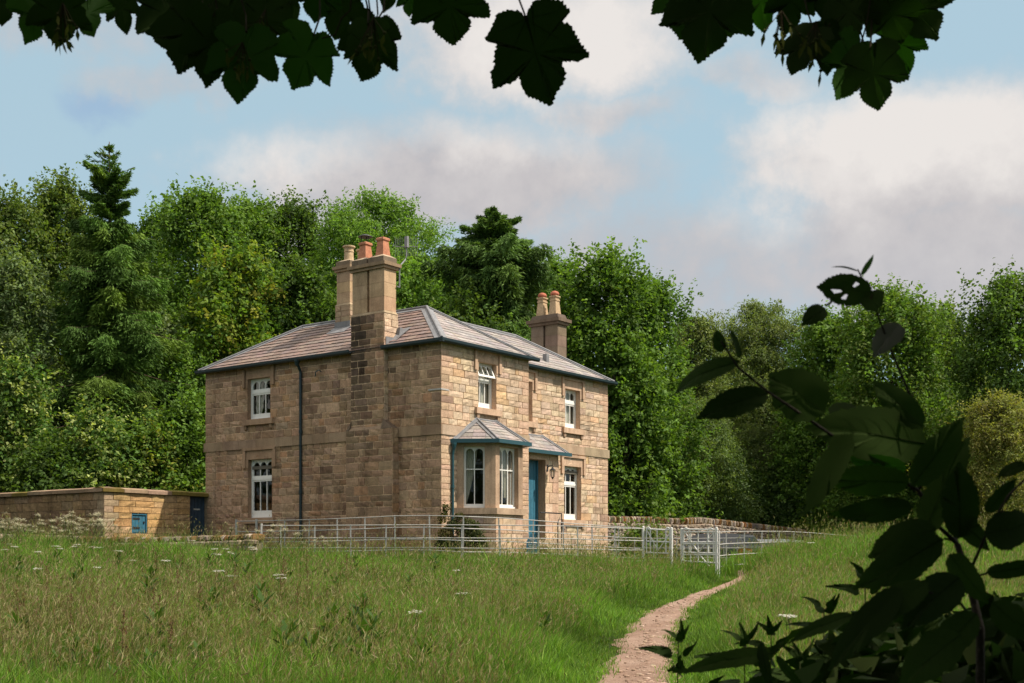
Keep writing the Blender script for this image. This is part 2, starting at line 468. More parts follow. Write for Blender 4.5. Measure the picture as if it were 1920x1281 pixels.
stone_wall(mb, FRONT, -.008, WA, -.4, ZE, [W_UF, (BAY0 + .1, BAY1 - .1, -.4, 3.3)], PAL_F, MORT_F, quoin=(1, 1), qcol=DRESS_F, seed=5, ch=.185, sl=(.22, .66), colfn=run_off(FRONT, W_UF), rough=.016)
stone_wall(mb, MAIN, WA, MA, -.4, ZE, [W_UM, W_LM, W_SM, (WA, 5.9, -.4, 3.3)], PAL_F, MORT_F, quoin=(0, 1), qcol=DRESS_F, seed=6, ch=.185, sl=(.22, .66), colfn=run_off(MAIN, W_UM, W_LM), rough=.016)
for fr, o in ((FRONT, W_UF), (MAIN, W_UM), (MAIN, W_LM), (MAIN, W_SM)): reveal(mb, fr, *o, .17, DRESS_F)
mb.build('front_wall', M_STONE, house)
mb = MB()   # walls turned away from the photographer
cs = (.42, .31, .2)
stone_wall(mb, Fr((WA, 0, 0), (0, 1, 0), (1, 0, 0)), 0, RB, -.4, ZE, (), PAL_F, MORT_F, seed=8)
stone_wall(mb, Fr((MA, 0, 0), (0, 1, 0), (1, 0, 0)), RB, MD, -.4, ZE, (), PAL_F, MORT_F, quoin=(1, 1), seed=9)
stone_wall(mb, Fr((0, MD, 0), (1, 0, 0), (0, 1, 0)), WA, MA, -.4, ZE, (), PAL_F, MORT_F, seed=10)
stone_wall(mb, Fr((WA, 0, 0), (0, 1, 0), (1, 0, 0)), MD, WL, -.4, ZE, (), PAL_F, MORT_F, seed=11)
stone_wall(mb, Fr((0, WL, 0), (1, 0, 0), (0, 1, 0)), 0, WA, -.4, ZE, (), PAL_F, MORT_F, seed=12)
mb.build('rear_wall', M_STONE, house)
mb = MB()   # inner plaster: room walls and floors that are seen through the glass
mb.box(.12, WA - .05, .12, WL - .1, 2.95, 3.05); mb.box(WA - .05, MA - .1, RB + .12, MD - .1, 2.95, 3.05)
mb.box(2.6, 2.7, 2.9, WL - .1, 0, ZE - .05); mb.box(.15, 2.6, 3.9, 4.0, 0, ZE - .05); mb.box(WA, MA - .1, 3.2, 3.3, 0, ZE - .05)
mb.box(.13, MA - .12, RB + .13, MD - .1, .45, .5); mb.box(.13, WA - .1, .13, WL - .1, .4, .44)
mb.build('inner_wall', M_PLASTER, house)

# ---- band course (cut where the bay, the breast and the porch stand)
mb = MB(); rng = random.Random(4)
def band(fr, u0, u1, col, cuts=()):
    segs = [(u0, u1)]
    for c0, c1 in cuts:
        segs = [s for a, b in segs for s in ((a, min(b, c0)), (max(a, c1), b)) if s[1] - s[0] > .02]
    for a, b in segs:
        u = a
        while u < b - 1e-6:
            w = rng.uniform(.6, 1.1)
            if b - u - w < .4: w = b - u
            fbox(mb, fr, u + .003, u + w - .003, -.01, .045, BZ, BZ + BH, jit(col, rng, .12)); u += w
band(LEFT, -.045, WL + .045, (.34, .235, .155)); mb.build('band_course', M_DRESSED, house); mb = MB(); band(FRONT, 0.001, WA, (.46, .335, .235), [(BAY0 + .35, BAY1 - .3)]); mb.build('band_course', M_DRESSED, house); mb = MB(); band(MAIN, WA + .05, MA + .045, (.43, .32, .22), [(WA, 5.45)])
fbox(mb, Fr((MA, 0, 0), (0, 1, 0), (1, 0, 0)), RB, MD, -.01, .045, BZ, BZ + BH, (.4, .3, .2))
mb.build('band_course', M_DRESSED, house)

# ---- sash windows
def arch_pts(c, z, r, n=9, a0=0, a1=math.pi, ky=1.0):
    return [(c + r * math.cos(a0 + (a1 - a0) * i / n), z + ky * r * math.sin(a0 + (a1 - a0) * i / n)) for i in range(n + 1)]
def sash(mb, M, u0, u1, z0, z1, lights, t, top=.05, bot=.06, side=.05, bar=.026, arch=False, n1=-.0, n0=-.045, zbar=None):
    def bx(a, b, c, d, e=0.0): mb.box(a, b, n0 + e, n1 - e, c, d, M=M)
    bx(u0, u0 + side, z0, z1); bx(u1 - side, u1, z0, z1)
    bx(u0 + side, u1 - side, z0, z0 + bot, .002); bx(u0 + side, u1 - side, z1 - top, z1, .002)
    w = (u1 - u0 - 2 * side) / lights
    for i in range(1, lights):
        c = u0 + side + w * i; bx(c - bar / 2, c + bar / 2, z0 + bot, z1 - top, .004)
    if zbar: bx(u0 + side, u1 - side, zbar - .014, zbar + .014, .006)
    if arch:
        for i in range(lights):
            a = u0 + side + w * i + (bar / 2 if i else 0); b = u0 + side + w * (i + 1) - (bar / 2 if i < lights - 1 else 0)
            c, r = (a + b) / 2, (b - a) / 2; zt = z1 - top; zs = zt - r * 1.05
            pts = arch_pts(c, zs, r, 10, ky=1.0)
            for half in (pts[:6], pts[5:]):
                corner = (b, zt) if half is not pts[5:] and half[0][0] > c - 1e-6 and half[0][0] >= half[-1][0] and half[0][0] > c + 1e-6 else (a, zt)
                poly = [corner] + half
                for nn in (n1 - .006, n0 + .006): mb.poly([M(p[0], nn, p[1]) for p in poly])
            for p, q in zip(pts, pts[1:]):
                mb.poly([M(p[0], n1 - .006, p[1]), M(q[0], n1 - .006, q[1]), M(q[0], n0 + .006, q[1]), M(p[0], n0 + .006, p[1])])
def curtain(fr, u0t, u1t, u0b, u1b, z0, z1, n, parent, folds=5, name='curtain'):
    mb = MB(); k = folds * 6; rows = 6; V = []
    for j in range(rows + 1):
        f = j / rows; f2 = f ** 1.4
        for i in range(k + 1):
            s = i / k
            u = (u0t * (1 - f2) + u0b * f2) * (1 - s) + (u1t * (1 - f2) + u1b * f2) * s
            V.append(tuple(fr(u, n + .022 * math.sin(s * folds * 2 * math.pi + f), z1 + (z0 - z1) * f)))
    mb.v = V; mb.c = [(1, 1, 1)] * len(V)
    for j in range(rows):
        for i in range(k):
            q = j * (k + 1) + i; mb.f.append((q, q + 1, q + k + 2, q + k + 1))
    return mb.build(name, M_CURTAIN, parent, smooth=True)
def window(fr, o, lights, setback, tfrac=.36, vent=0.0, dress=DRESS_L, hood=True, sill=True, curt=(), deep=.13, transom=True, brackets=True, zfrac=.6, mat_d=None):
    u0, u1, z0, z1 = o
    mb = MB(); M0 = lambda u, n, z: fr(u, n - setback, z)
    fbox(mb, fr, u0, u0 + .03, -setback - .08, -setback + .012, z0, z1); fbox(mb, fr, u1 - .03, u1, -setback - .08, -setback + .012, z0, z1)
    fbox(mb, fr, u0 + .03, u1 - .03, -setback - .08, -setback + .012, z1 - .03, z1); fbox(mb, fr, u0 + .03, u1 - .03, -setback - .08, -setback + .02, z0, z0 + .05)
    a, b = u0 + .03, u1 - .03
    if transom:
        zt = z1 - (z1 - z0) * tfrac
        fbox(mb, fr, a, b, -setback - .07, -setback + .014, zt - .035, zt + .035)
        sash(mb, M0, a, b, z0 + .05, zt - .035, lights, 0, top=.045, bot=deep, arch=False)
        if not vent: sash(mb, M0, a, b, zt + .035, z1 - .03, lights, 0, arch=True)
    else:
        sash(mb, M0, a, b, z0 + .05, z1 - .03, lights, 0, bot=deep, arch=True, zbar=z0 + (z1 - z0) * zfrac)
    w = mb.build('window', M_WHITE, house)
    if vent:
        mb = MB(); hz = z1 - .03
        Mv = lambda u, n, z: fr(u, n - setback + (hz - z) * math.sin(vent) + .015, hz - (hz - z) * math.cos(vent))
        sash(mb, Mv, a, b, zt + .035, hz, lights, 0, arch=True)
        mb.build('open_vent', M_WHITE, w)
        mb = MB(); mb.poly([Mv(a, -.02, zt + .05), Mv(b, -.02, zt + .05), Mv(b, -.02, hz - .02), Mv(a, -.02, hz - .02)]); mb.build('pane', M_GLASS, w)
        mb = MB(); mb.poly([fr(a, -setback - .024, z0 + .06), fr(b, -setback - .024, z0 + .06), fr(b, -setback - .024, zt), fr(a, -setback - .024, zt)])
    else:
        mb = MB(); mb.poly([fr(a, -setback - .024, z0 + .06), fr(b, -setback - .024, z0 + .06), fr(b, -setback - .024, z1 - .03), fr(a, -setback - .024, z1 - .03)])
    mb.build('pane', M_GLASS, w)
    if sill:
        mb = MB(); fbox(mb, fr, u0 - .17, u1 + .17, -.01, .10, z0 - .17, z0 - .001, dress)
        if brackets:
            for c in (u0 - .06, u1 + .06):
                mb.prism([fr(c - .05, 0, z0 - .171), fr(c - .05, .075, z0 - .171), fr(c - .05, .055, z0 - .29), fr(c - .05, 0, z0 - .34)], fr.U * .1, tuple(v * .85 for v in dress))
        mb.build('sill', M_DRESSED, w)
    if hood:
        mb = MB(); t = z1 + .27
        fbox(mb, fr, u0 - .02, u1 + .02, -.01, .022, z1 + .001, t, dress)
        fbox(mb, fr, u0 - .20, u1 + .20, -.01, .075, t + .001, t + .085, tuple(v * .9 for v in dress))
        for c in (u0 - .20, u1 + .09): fbox(mb, fr, c, c + .11, -.01, .066, z1 - .25, t, tuple(v * .95 for v in dress))
        for c in (u0 - .09, u1): fbox(mb, fr, c + .002, c + .088, -.01, .02, z1 - .25, t - .001, dress)
        mb.build('hood_mould', M_DRESSED, w)
    for c in curt: curtain(fr, *c, w)
    return w
def ct(o, f0, f1, g0, g1, n, zb=.05):
    u0, u1, z0, z1 = o; w = u1 - u0
    return (u0 + f0 * w, u0 + f1 * w, u0 + g0 * w, u0 + g1 * w, z0 + zb, z1 - .05, n)
window(LEFT, W_UL, 3, .13, .33, curt=[ct(W_UL, .55, .97, .72, .97, -.30), ct(W_UL, .03, .3, .03, .12, -.30)])
window(LEFT, W_LL, 3, .13, .33, deep=.17, hood=True)
window(FRONT, W_UF, 3, .17, .36, vent=R(24), dress=DRESS_F, curt=[ct(W_UF, .03, .97, .03, .97, -.30)])
window(MAIN, W_UM, 3, .17, .33, dress=DRESS_F, curt=[ct(W_UM, .03, .97, .03, .97, -.32)])
window(MAIN, W_LM, 3, .17, .33, dress=DRESS_F, deep=.14)
window(MAIN, W_SM, 3, .17, .33, dress=DRESS_F)

# ---- bay window
def bay_ring(off, z):
    """outline of the bay pushed out by off"""
    t = off * .55
    return [Vector((BAY0 - off * 1.15, 0, z)), Vector((BAYX0 - t, -BAYN - off, z)), Vector((BAYX1 + t, -BAYN - off, z)), Vector((BAY1 + off * 1.15, 0, z))]
BZ0, BZ1 = 2.93 - ZB, 4.60 - ZB             # sill top, window head
def seg_frame(i, off=0.0):
    r = bay_ring(off, 0); a, b = r[i], r[i + 1]; U = (b - a).normalized(); Nn = Vector((U.y, -U.x, 0))
    return Fr(a, U, Nn), (b - a).length
mb = MB()
BWIN = []
for i in range(3):
    fr, L_ = seg_frame(i)
    pal = PAL_F
    stone_wall(mb, fr, 0, L_, -.4, BZ0 - .16, (), pal, MORT_F, ch=.24, seed=30 + i, quoin=(1, 1), qcol=DRESS_F)
    # pier stones either side of each window, lintel above
    if i == 0:
        p0 = b_px0 = .20; p1 = L_ - .29
    elif i == 1: p0, p1 = .18, L_ - .20
    else: p0, p1 = .29, L_ - .20
    for u0, u1 in ((0, p0), (p1, L_)):
        fbox(mb, fr, u0 + .001, u1, -.22, .004, BZ0 - .001, BZ1 + .12, (.47, .325, .22))
    fbox(mb, fr, p0, p1, -.22, .002, BZ1, BZ1 + .12, (.47, .325, .22))
    BWIN.append((fr, (p0, p1, BZ0 + .0, BZ1)))
bay = mb.build('bay_window', M_DRESSED, house)
mb = MB(); r0, r1 = bay_ring(.09, BZ0 - .17), bay_ring(-.18, BZ0 - .17)
for i in range(3):
    a, b, c, d = r0[i], r0[i + 1], r1[i + 1], r1[i]; h = Vector((0, 0, .17))
    mb.prism([a, b, c, d], h, (.46, .33, .225))
mb.build('sill', M_DRESSED, bay)
for i, (fr, o) in enumerate(BWIN):
    u0, u1, z0, z1 = o
    mb = MB(); sb = .14; M0 = lambda u, n, z, fr=fr: fr(u, n - sb, z)
    sash(mb, M0, u0 + .001, u1 - .001, z0 + .001, z1 - .001, 2 if i != 1 else 3, 0, bot=.11, top=.06, side=.055, arch=True, zbar=z0 + (z1 - z0) * .63)
    fbox(mb, fr, u0 + .001, u1 - .001, -sb - .07, -sb + .05, z0 + .001, z0 + .055)
    mb.build('window_frame', M_WHITE, bay)
    mb = MB(); mb.poly([fr(u0, -sb - .024, z0), fr(u1, -sb - .024, z0), fr(u1, -sb - .024, z1), fr(u0, -sb - .024, z1)]); mb.build('pane', M_GLASS, bay)
    w = u1 - u0
    if i == 0: curtain(fr, u0 + .02, u0 + .62 * w, u0, u0 + .12 * w, z0 + .12, z1 - .05, -.26, bay, 5)
    if i == 1: curtain(fr, u0 + .35 * w, u0 + .74 * w, u0 + .62 * w, u0 + .72 * w, z0 + .3, z1 - .05, -.27, bay, 4)
# ---- slate roofs
def clip(poly, a, b):
    """keep the part of 2-D poly left of the line a->b"""
    out = []
    for p, q in zip(poly, poly[1:] + poly[:1]):
        sp = (b[0] - a[0]) * (p[1] - a[1]) - (b[1] - a[1]) * (p[0] - a[0]); sq = (b[0] - a[0]) * (q[1] - a[1]) - (b[1] - a[1]) * (q[0] - a[0])
        if sp >= 0: out.append(p)
        if sp * sq < 0:
            t = sp / (sp - sq); out.append((p[0] + (q[0] - p[0]) * t, p[1] + (q[1] - p[1]) * t))
    return out
PAL_SL = [(.25, .175, .145), (.23, .16, .135), (.27, .19, .155), (.215, .155, .135), (.25, .185, .16), (.235, .18, .165), (.27, .195, .165)]
PAL_SG = [(0.316, 0.275, 0.260), (0.298, 0.265, 0.250), (0.335, 0.290, 0.270), (0.279, 0.250, 0.244), (0.326, 0.280, 0.260), (0.344, 0.310, 0.291), (0.307, 0.260, 0.234)]  # paler than the side slope: sunlight is put into this slate colour
def slates(mb, pts, pal, gauge=.26, width=(.22, .44), seed=1, lift=.012):
    rng = random.Random(seed)
    pts = [Vector(p) for p in pts]; e = (pts[1] - pts[0]).normalized(); n = (pts[1] - pts[0]).cross(pts[-1] - pts[0]).normalized()
    if n.z < 0: n = -n
    s = n.cross(e)
    if s.z < 0: s = -s
    P2 = [((p - pts[0]).dot(e), (p - pts[0]).dot(s)) for p in pts]
    area = sum(a[0] * b[1] - b[0] * a[1] for a, b in zip(P2, P2[1:] + P2[:1]))
    poly = P2 if area > 0 else P2[::-1]
    mb.poly([p - n * .004 for p in pts], (.12, .10, .09))
    umin, umax, vmax = min(p[0] for p in P2), max(p[0] for p in P2), max(p[1] for p in P2)
    v = -.02; row = 0
    while v < vmax:
        g = gauge * (1 - .25 * v / max(vmax, 1)); u = umin - rng.uniform(0, .4); row += 1
        while u < umax:
            w = rng.uniform(*width); q = [(u + .003, v), (u + w - .003, v), (u + w - .003, v + g + .02), (u + .003, v + g + .02)]
            for a, b in zip(poly, poly[1:] + poly[:1]):
                if len(q) >= 3 and not (abs(a[1]) < 1e-6 and abs(b[1]) < 1e-6): q = clip(q, a, b)
            if len(q) >= 3:
                col = jit(rng.choice(pal), rng, .10); t = lift + rng.uniform(-.004, .006)
                h = lambda vv: .004 + t * (1 - (vv - v) / (g + .02))
                mb.poly([pts[0] + e * a + s * b + n * h(b) for a, b in q], col)
                lo = [a for a in q if abs(a[1] - v) < 1e-6]
                if len(lo) >= 2:
                    x0, x1 = min(a[0] for a in lo), max(a[0] for a in lo)
                    mb.poly([pts[0] + e * x0 + s * v + n * h(v), pts[0] + e * x1 + s * v + n * h(v), pts[0] + e * x1 + s * v, pts[0] + e * x0 + s * v], tuple(c * .8 for c in col))
            u += w
        v += g
def lead_hip(mb, p, q, normals, w=.15, r=.04):
    p, q = Vector(p), Vector(q); d = (q - p).normalized()
    mb.tube([p + Vector((0, 0, .045)), q + Vector((0, 0, .045))], r, k=8)
    for n in normals:
        n = Vector(n).normalized(); s = d.cross(n)
        if s.z > 0 and abs(d.z) > .05 or (abs(d.z) <= .05 and s.z > 0): s = -s
        mb.poly([p + n * .03, q + n * .03, q + n * .03 + s * w, p + n * .03 + s * w])
def nrm(a, b, c):
    n = (Vector(b) - Vector(a)).cross(Vector(c) - Vector(a)).normalized()
    return n if n.z > 0 else -n
OV = .16
A_ = Vector((1.97, 2.2, ZR)); B_ = Vector((1.97, 7.3, ZR))
c0, c1, c2, c3 = Vector((-OV, WL + OV, ZT)), Vector((-OV, -OV, ZT)), Vector((WA + OV, -OV, ZT)), Vector((WA + OV, WL + OV, ZT))
mb = MB()
slates(mb, [c0, c1, A_, B_], PAL_SL, seed=1, lift=.022)
slates(mb, [c1, c2, A_], PAL_SG, seed=2)
slates(mb, [c2, c3, B_, A_], PAL_SG, seed=3)
slates(mb, [c3, c0, B_], PAL_SG, seed=4)
R_ = Vector((7.3, 2.97, ZR)); R0 = Vector((2.0, 2.97, ZR))
m0, m1, m2, m3 = Vector((2.0, RB - OV, ZT)), Vector((MA + OV, RB - OV, ZT)), Vector((MA + OV, MD + OV, ZT)), Vector((2.0, MD + OV, ZT))
slates(mb, [m0, m1, R_, R0], PAL_SG, seed=5)
slates(mb, [m1, m2, R_], PAL_SG, seed=6)
slates(mb, [m2, m3, R0, R_], PAL_SG, seed=7)
roof = mb.build('roof', M_SLATE, house)
mb = MB()
nL, nF, nR, nK = nrm(c0, c1, A_), nrm(c1, c2, A_), nrm(c2, c3, A_), nrm(c3, c0, B_)
lead_hip(mb, c1, A_, [nL, nF], .17); lead_hip(mb, c2, A_, [nF, nR], .08, .03); lead_hip(mb, c0, B_, [nL, nK], .15); lead_hip(mb, c3, B_, [nR, nK]); lead_hip(mb, A_, B_, [nL, nR], .14)
nMF, nMR, nMB = nrm(m0, m1, R_), nrm(m1, m2, R_), nrm(m2, m3, R_)
lead_hip(mb, m1, R_, [nMF, nMR], .12); lead_hip(mb, m2, R_, [nMR, nMB]); lead_hip(mb, Vector((2.9, 2.97, ZR)), R_, [nMF, nMB], .14)
mb.build('lead_flashing', M_LEAD, roof)
mb = MB()   # small vent cowl on the front slope
vx = 6.55; vy = 1.25
mb.box(vx, vx + .14, vy - .05, vy + .1, ZT + .2, ZT + .62); mb.build('vent', M_LEAD, roof)
mb = MB()   # soffit closing the eaves
mb.box(-OV, WA + OV, -OV, WL + OV, ZE - .004, ZE + .02); mb.box(WA + OV + .001, MA + OV, RB - OV, MD + OV, ZE - .003, ZE + .021)
mb.build('soffit', M_NAVY, roof)
# rain gutters and downpipes
CH_B = (b_at(720, -.15), b_at(658, -.15))
gx = -OV - .05
def gutter(pts):
    mb = MB(); prof = [(-.062, .05), (-.055, -.02), (-.03, -.055), (.03, -.055), (.055, -.02), (.062, .05), (.045, .05), (.03, -.03), (-.03, -.03), (-.045, .05)]
    for p, q in zip(pts, pts[1:]):
        p, q = Vector(p), Vector(q); d = (q - p).normalized(); s = d.cross(Vector((0, 0, 1)))
        P0 = [p - d * .05 + s * a + Vector((0, 0, b)) for a, b in prof]
        mb.prism(P0, (q - p) + d * .1)
    return mb.build('gutter', M_TEAL_D, house)
gz_ = ZE + .005
gutter([(gx, WL + OV, gz_), (gx, CH_B[1] + .02, gz_)]); gutter([(gx, CH_B[0] - .02, gz_), (gx, gx, gz_), (WA + OV, gx, gz_)]); gutter([(WA + OV + .1, RB + gx, gz_), (MA + OV, RB + gx, gz_)])
def downpipe(x, y, z0, z1, n, reach, r=.042):
    mb = MB(); n = Vector(n)
    p = Vector((x, y, 0)) + n * .06; top = Vector((x, y, z1)) + n * reach
    mb.tube([top, top - Vector((0, 0, .08)), p + Vector((0, 0, z1 - .32)), p + Vector((0, 0, z0))], r, k=10)
    z = z0 + .8
    while z < z1 - .4:
        mb.tube([p + Vector((0, 0, z)), p + Vector((0, 0, z + .09))], r * 1.35, k=10); z += 1.75
    mb.lathe([(r * 1.1, -.14), (r * 2.0, -.02), (r * 2.1, .03)], tuple(top + Vector((0, 0, -.02))), k=10)
    return mb.build('downpipe', M_TEAL_D if z1 > 4 else M_TEAL, house)
downpipe(0, b_at(563.5, -.06), -.4, ZE - .03, (-1, 0, 0), .2)
downpipe(a_at(849, -.06), 0, -.4, 4.66 - ZB, (0, -1, 0), .1, .036)

# ---- bay roof and gutter
ZBE, ZBT = 4.74 - ZB, 5.40 - ZB
r = bay_ring(.14, ZBE); T0, T1 = Vector((1.50, 0, ZBT)), Vector((2.35, 0, ZBT))
mb = MB()
slates(mb, [r[0], r[1], T0], PAL_SG, .2, seed=11); slates(mb, [r[1], r[2], T1, T0], PAL_SG, .2, seed=12); slates(mb, [r[2], r[3], T1], PAL_SG, .2, seed=13)
br = mb.build('bay_roof', M_SLATE, bay)
mb = MB(); n0, n1, n2 = nrm(r[0], r[1], T0), nrm(r[1], r[2], T0), nrm(r[2], r[3], T1)
lead_hip(mb, r[1], T0, [n0, n1], .09, .028); lead_hip(mb, r[2], T1, [n1, n2], .09, .028)
lead_hip(mb, r[0] + Vector((0, -.03, 0)), T0 + Vector((0, -.03, 0)), [n0], .1, .02); lead_hip(mb, r[3] + Vector((0, -.03, 0)), T1 + Vector((0, -.03, 0)), [n2], .1, .02); mb.tube([T0 + Vector((0, -.03, 0)), T1 + Vector((0, -.03, 0))], .035)
mb.build('bay_lead', M_LEAD, bay)
g = bay_ring(.18, ZBE - .02); mb = MB()
prof = [(-.05, .055), (-.05, -.05), (.05, -.05), (.05, .055), (.035, .055), (.035, -.03), (-.035, -.03), (-.035, .055)]
for i, (p, q) in enumerate(zip(g, g[1:])):
    d = (q - p).normalized(); s = d.cross(Vector((0, 0, 1)))
    mb.prism([p - d * .025 + s * a + Vector((0, 0, b + i * .001)) for a, b in prof], (q - p) + d * .05)
mb.poly([v + Vector((0, 0, -.05)) for v in bay_ring(.12, ZBE)])
mb.build('bay_gutter', M_TEAL, bay)

# ---- porch
mb = MB(); PX1 = a_at(1047, PB); PZE, PZT = z_at(847, 5.0, .2), z_at(815.5, 5.2, RB)
stone_wall(mb, PORCH, WA + .002, PX1, -.4, PZE, [(DOOR[0], DOOR[1], -.4, DOOR[3])], PAL_F, MORT_F, seed=41, ch=.3, sl=(.3, .6), quoin=(0, 1), qcol=DRESS_F)
fbox(mb, PORCH, DOOR[0] - .1, DOOR[1] + .12, -.01, .02, DOOR[3], DOOR[3] + .26, DRESS_F)
fbox(mb, PORCH, DOOR[1] + .0, DOOR[1] + .17, -.01, .019, DOOR[3] - .42, DOOR[3] - .001, DRESS_F)
reveal(mb, PORCH, DOOR[0], DOOR[1], -.4, DOOR[3], .30, (.40, .285, .19))
stone_wall(mb, Fr((PX1, PB, 0), (0, 1, 0), (1, 0, 0)), 0, RB - PB, -.4, PZE, (), PAL_F, MORT_F, seed=42, ch=.3)
fbox(mb, PORCH, DOOR[0] - .05, DOOR[1] + .05, -.34, .10, -.4, DOOR[2], (.38, .29, .21))
porch = mb.build('porch', M_STONE, house)
mb = MB(); pe0, pe1 = Vector((WA + .01, PB - .17, PZE)), Vector((PX1 + .32, PB - .17, PZE)); pt0, pt1 = Vector((WA + .01, RB, PZT)), Vector((PX1 - .25, RB, PZT)); pe2 = Vector((PX1 + .32, RB, PZE))
slates(mb, [pe0, pe1, pt1, pt0], PAL_SG, .2, seed=14); slates(mb, [pe1, pe2, pt1], PAL_SG, .2, seed=15); mb.poly([pe0 - Vector((0, 0, .02)), pe1 - Vector((0, 0, .02)), pe2 - Vector((0, 0, .02)), Vector((WA + .01, RB, PZE - .02))], (.2, .17, .15))
mb.build('porch_roof', M_SLATE, porch)
mb = MB(); lead_hip(mb, pe1, pt1, [nrm(pe0, pe1, pt1), nrm(pe1, pe2, pt1)], .07, .022); mb.tube([pt0 + Vector((0, -.02, 0)), pt1 + Vector((0, -.02, 0))], .03); mb.build('porch_lead', M_LEAD, porch)
mb = MB(); mb.prism([Vector((WA + .02, PB - .21, PZE - .02)) + Vector((0, a, b)) for a, b in prof], (PX1 + .34 - WA, 0, 0)); mb.build('porch_gutter', M_TEAL, porch)
mb = MB(); dn = -.29
fbox(mb, PORCH, DOOR[0], DOOR[1], dn - .06, dn, DOOR[2], DOOR[3])
nb = 6; w = (DOOR[1] - DOOR[0] - .16) / nb
for i in range(nb): fbox(mb, PORCH, DOOR[0] + .08 + i * w + .006, DOOR[0] + .08 + (i + 1) * w - .006, dn - .01, dn + .014, DOOR[2] + .1, DOOR[3] - .08)
for a, b, c, d in ((DOOR[0] + .001, DOOR[0] + .075, DOOR[2], DOOR[3]), (DOOR[1] - .075, DOOR[1] - .001, DOOR[2], DOOR[3])): fbox(mb, PORCH, a, b, dn - .01, dn + .04, c, d)
door = mb.build('front_door', M_BLUE, house)
tag(door, 'tall blue plank front door half hidden in its porch')
mb = MB(); q = PORCH(DOOR[0] + .28, dn + .03, 1.95); mb.tube([q, q + Vector((.12, 0, 0))], .014); mb.lathe([(.03, -.03), (.03, .03)], tuple(q)); q2 = PORCH(DOOR[0] + .28, dn + .02, 1.72); mb.lathe([(.02, -.03), (.02, .03)], tuple(q2)); mb.build('handle', M_IRON, door)
# wall lantern
la = a_at(1036, PB - .2); lz = z_at(886, la, PB - .2)
mb = MB(); c = Vector((la, PB - .2, lz)); wp = Vector((la - .02, PB - .01, lz + .14))
mb.box(wp.x - .03, wp.x + .03, PB - .035, PB - .012, wp.z - .1, wp.z + .1)
mb.tube([wp, wp + Vector((0, -.1, .06)), c + Vector((0, 0, .22)), c + Vector((0, 0, .13))], .014)
mb.lathe([(.02, .16), (.04, .12), (.10, .075), (.09, .06)], tuple(c), k=6); mb.lathe([(.06, -.13), (.04, -.15), (.015, -.2), (.0, -.22)], tuple(c), k=6)
for k in range(6):
    th = math.pi / 3 * k; mb.tube([c + Vector((.085 * math.cos(th), .085 * math.sin(th), .07)), c + Vector((.048 * math.cos(th), .058 * math.sin(th), -.13))], .008, k=5)
lamp = mb.build('wall_lantern', M_IRON, house)
mb = MB(); mb.lathe([(.04, -.12), (.075, .06)], tuple(c), k=6); mb.build('lantern_glass', M_GLASS, lamp)
# steps and handrail
mb = MB()
for i, (d, zt) in enumerate(((.45, DOOR[2] - .02), (.75, DOOR[2] - .2), (1.05, DOOR[2] - .38))):
    mb.box(WA + .25, DOOR[1] + .55, PB - d - .1, PB - d + .2 + (.2 if i == 0 else 0), -.5, zt, (.40, .31, .22))
mb.build('step', M_STONE, house)
mb = MB(); hy = PB - .55; zh = z_at(963, 5.3, hy)
hp = [(WA + .3, hy, zh), (DOOR[1] + .08, hy, zh), (a_at(1046, hy - .4), hy - .4, z_at(982, 6, hy - .4)), (a_at(1046, hy - .4), hy - .4, -.3)]
mb.tube(hp, .02, k=8); mb.tube([hp[1], (hp[1][0], hp[1][1], -.3)], .016); mb.build('handrail', M_IRON, house)

# ---- chimneys
def cornice(mb, x0, x1, y0, y1, z, h, out, col):
    mb.box(x0 - out * .5, x1 + out * .5, y0 - out * .5, y1 + out * .5, z, z + h * .45, col)
    mb.box(x0 - out, x1 + out, y0 - out, y1 + out, z + h * .45 + .001, z + h, tuple(v * .8 for v in col))
def flues(mb, x0, x1, y0, y1, z0, z1, axis, col, gap=.09, deep=.10, seed=0):
    """two flues side by side with a sunk joint, in courses of big ashlar"""
    rng = random.Random(seed); n = max(2, round((z1 - z0) / .36)); h = (z1 - z0) / n
    for k in range(n):
        a, b = z0 + k * h + .004, z0 + (k + 1) * h - .004
        for s in (0, 1):
            cc = jit(col, rng, .09)
            if axis == 'y':
                m = (y0 + y1) / 2; ya, yb = (y0, m - gap / 2) if s == 0 else (m + gap / 2, y1); mb.box(x0, x1, ya, yb, a, b, cc)
            else:
                m = (x0 + x1) / 2; xa, xb = (x0, m - gap / 2) if s == 0 else (m + gap / 2, x1); mb.box(xa, xb, y0, y1, a, b, cc)
    d = .007
    if axis == 'y': mb.box(x0 + deep, x1 - deep, y0 + d, y1 - d, z0, z1 + .002, tuple(v * .9 for v in col)); mb.box(x0 + d, x1 - d, y0 + d, m - gap / 2 - d, z0, z1 + .001, col); mb.box(x0 + d, x1 - d, m + gap / 2 + d, y1 - d, z0, z1 + .001, col)
    else: mb.box(x0 + d, x1 - d, y0 + deep, y1 - deep, z0, z1 + .002, tuple(v * .9 for v in col)); mb.box(x0 + d, m - gap / 2 - d, y0 + d, y1 - d, z0, z1 + .001, col); mb.box(m + gap / 2 + d, x1 - d, y0 + d, y1 - d, z0, z1 + .001, col)

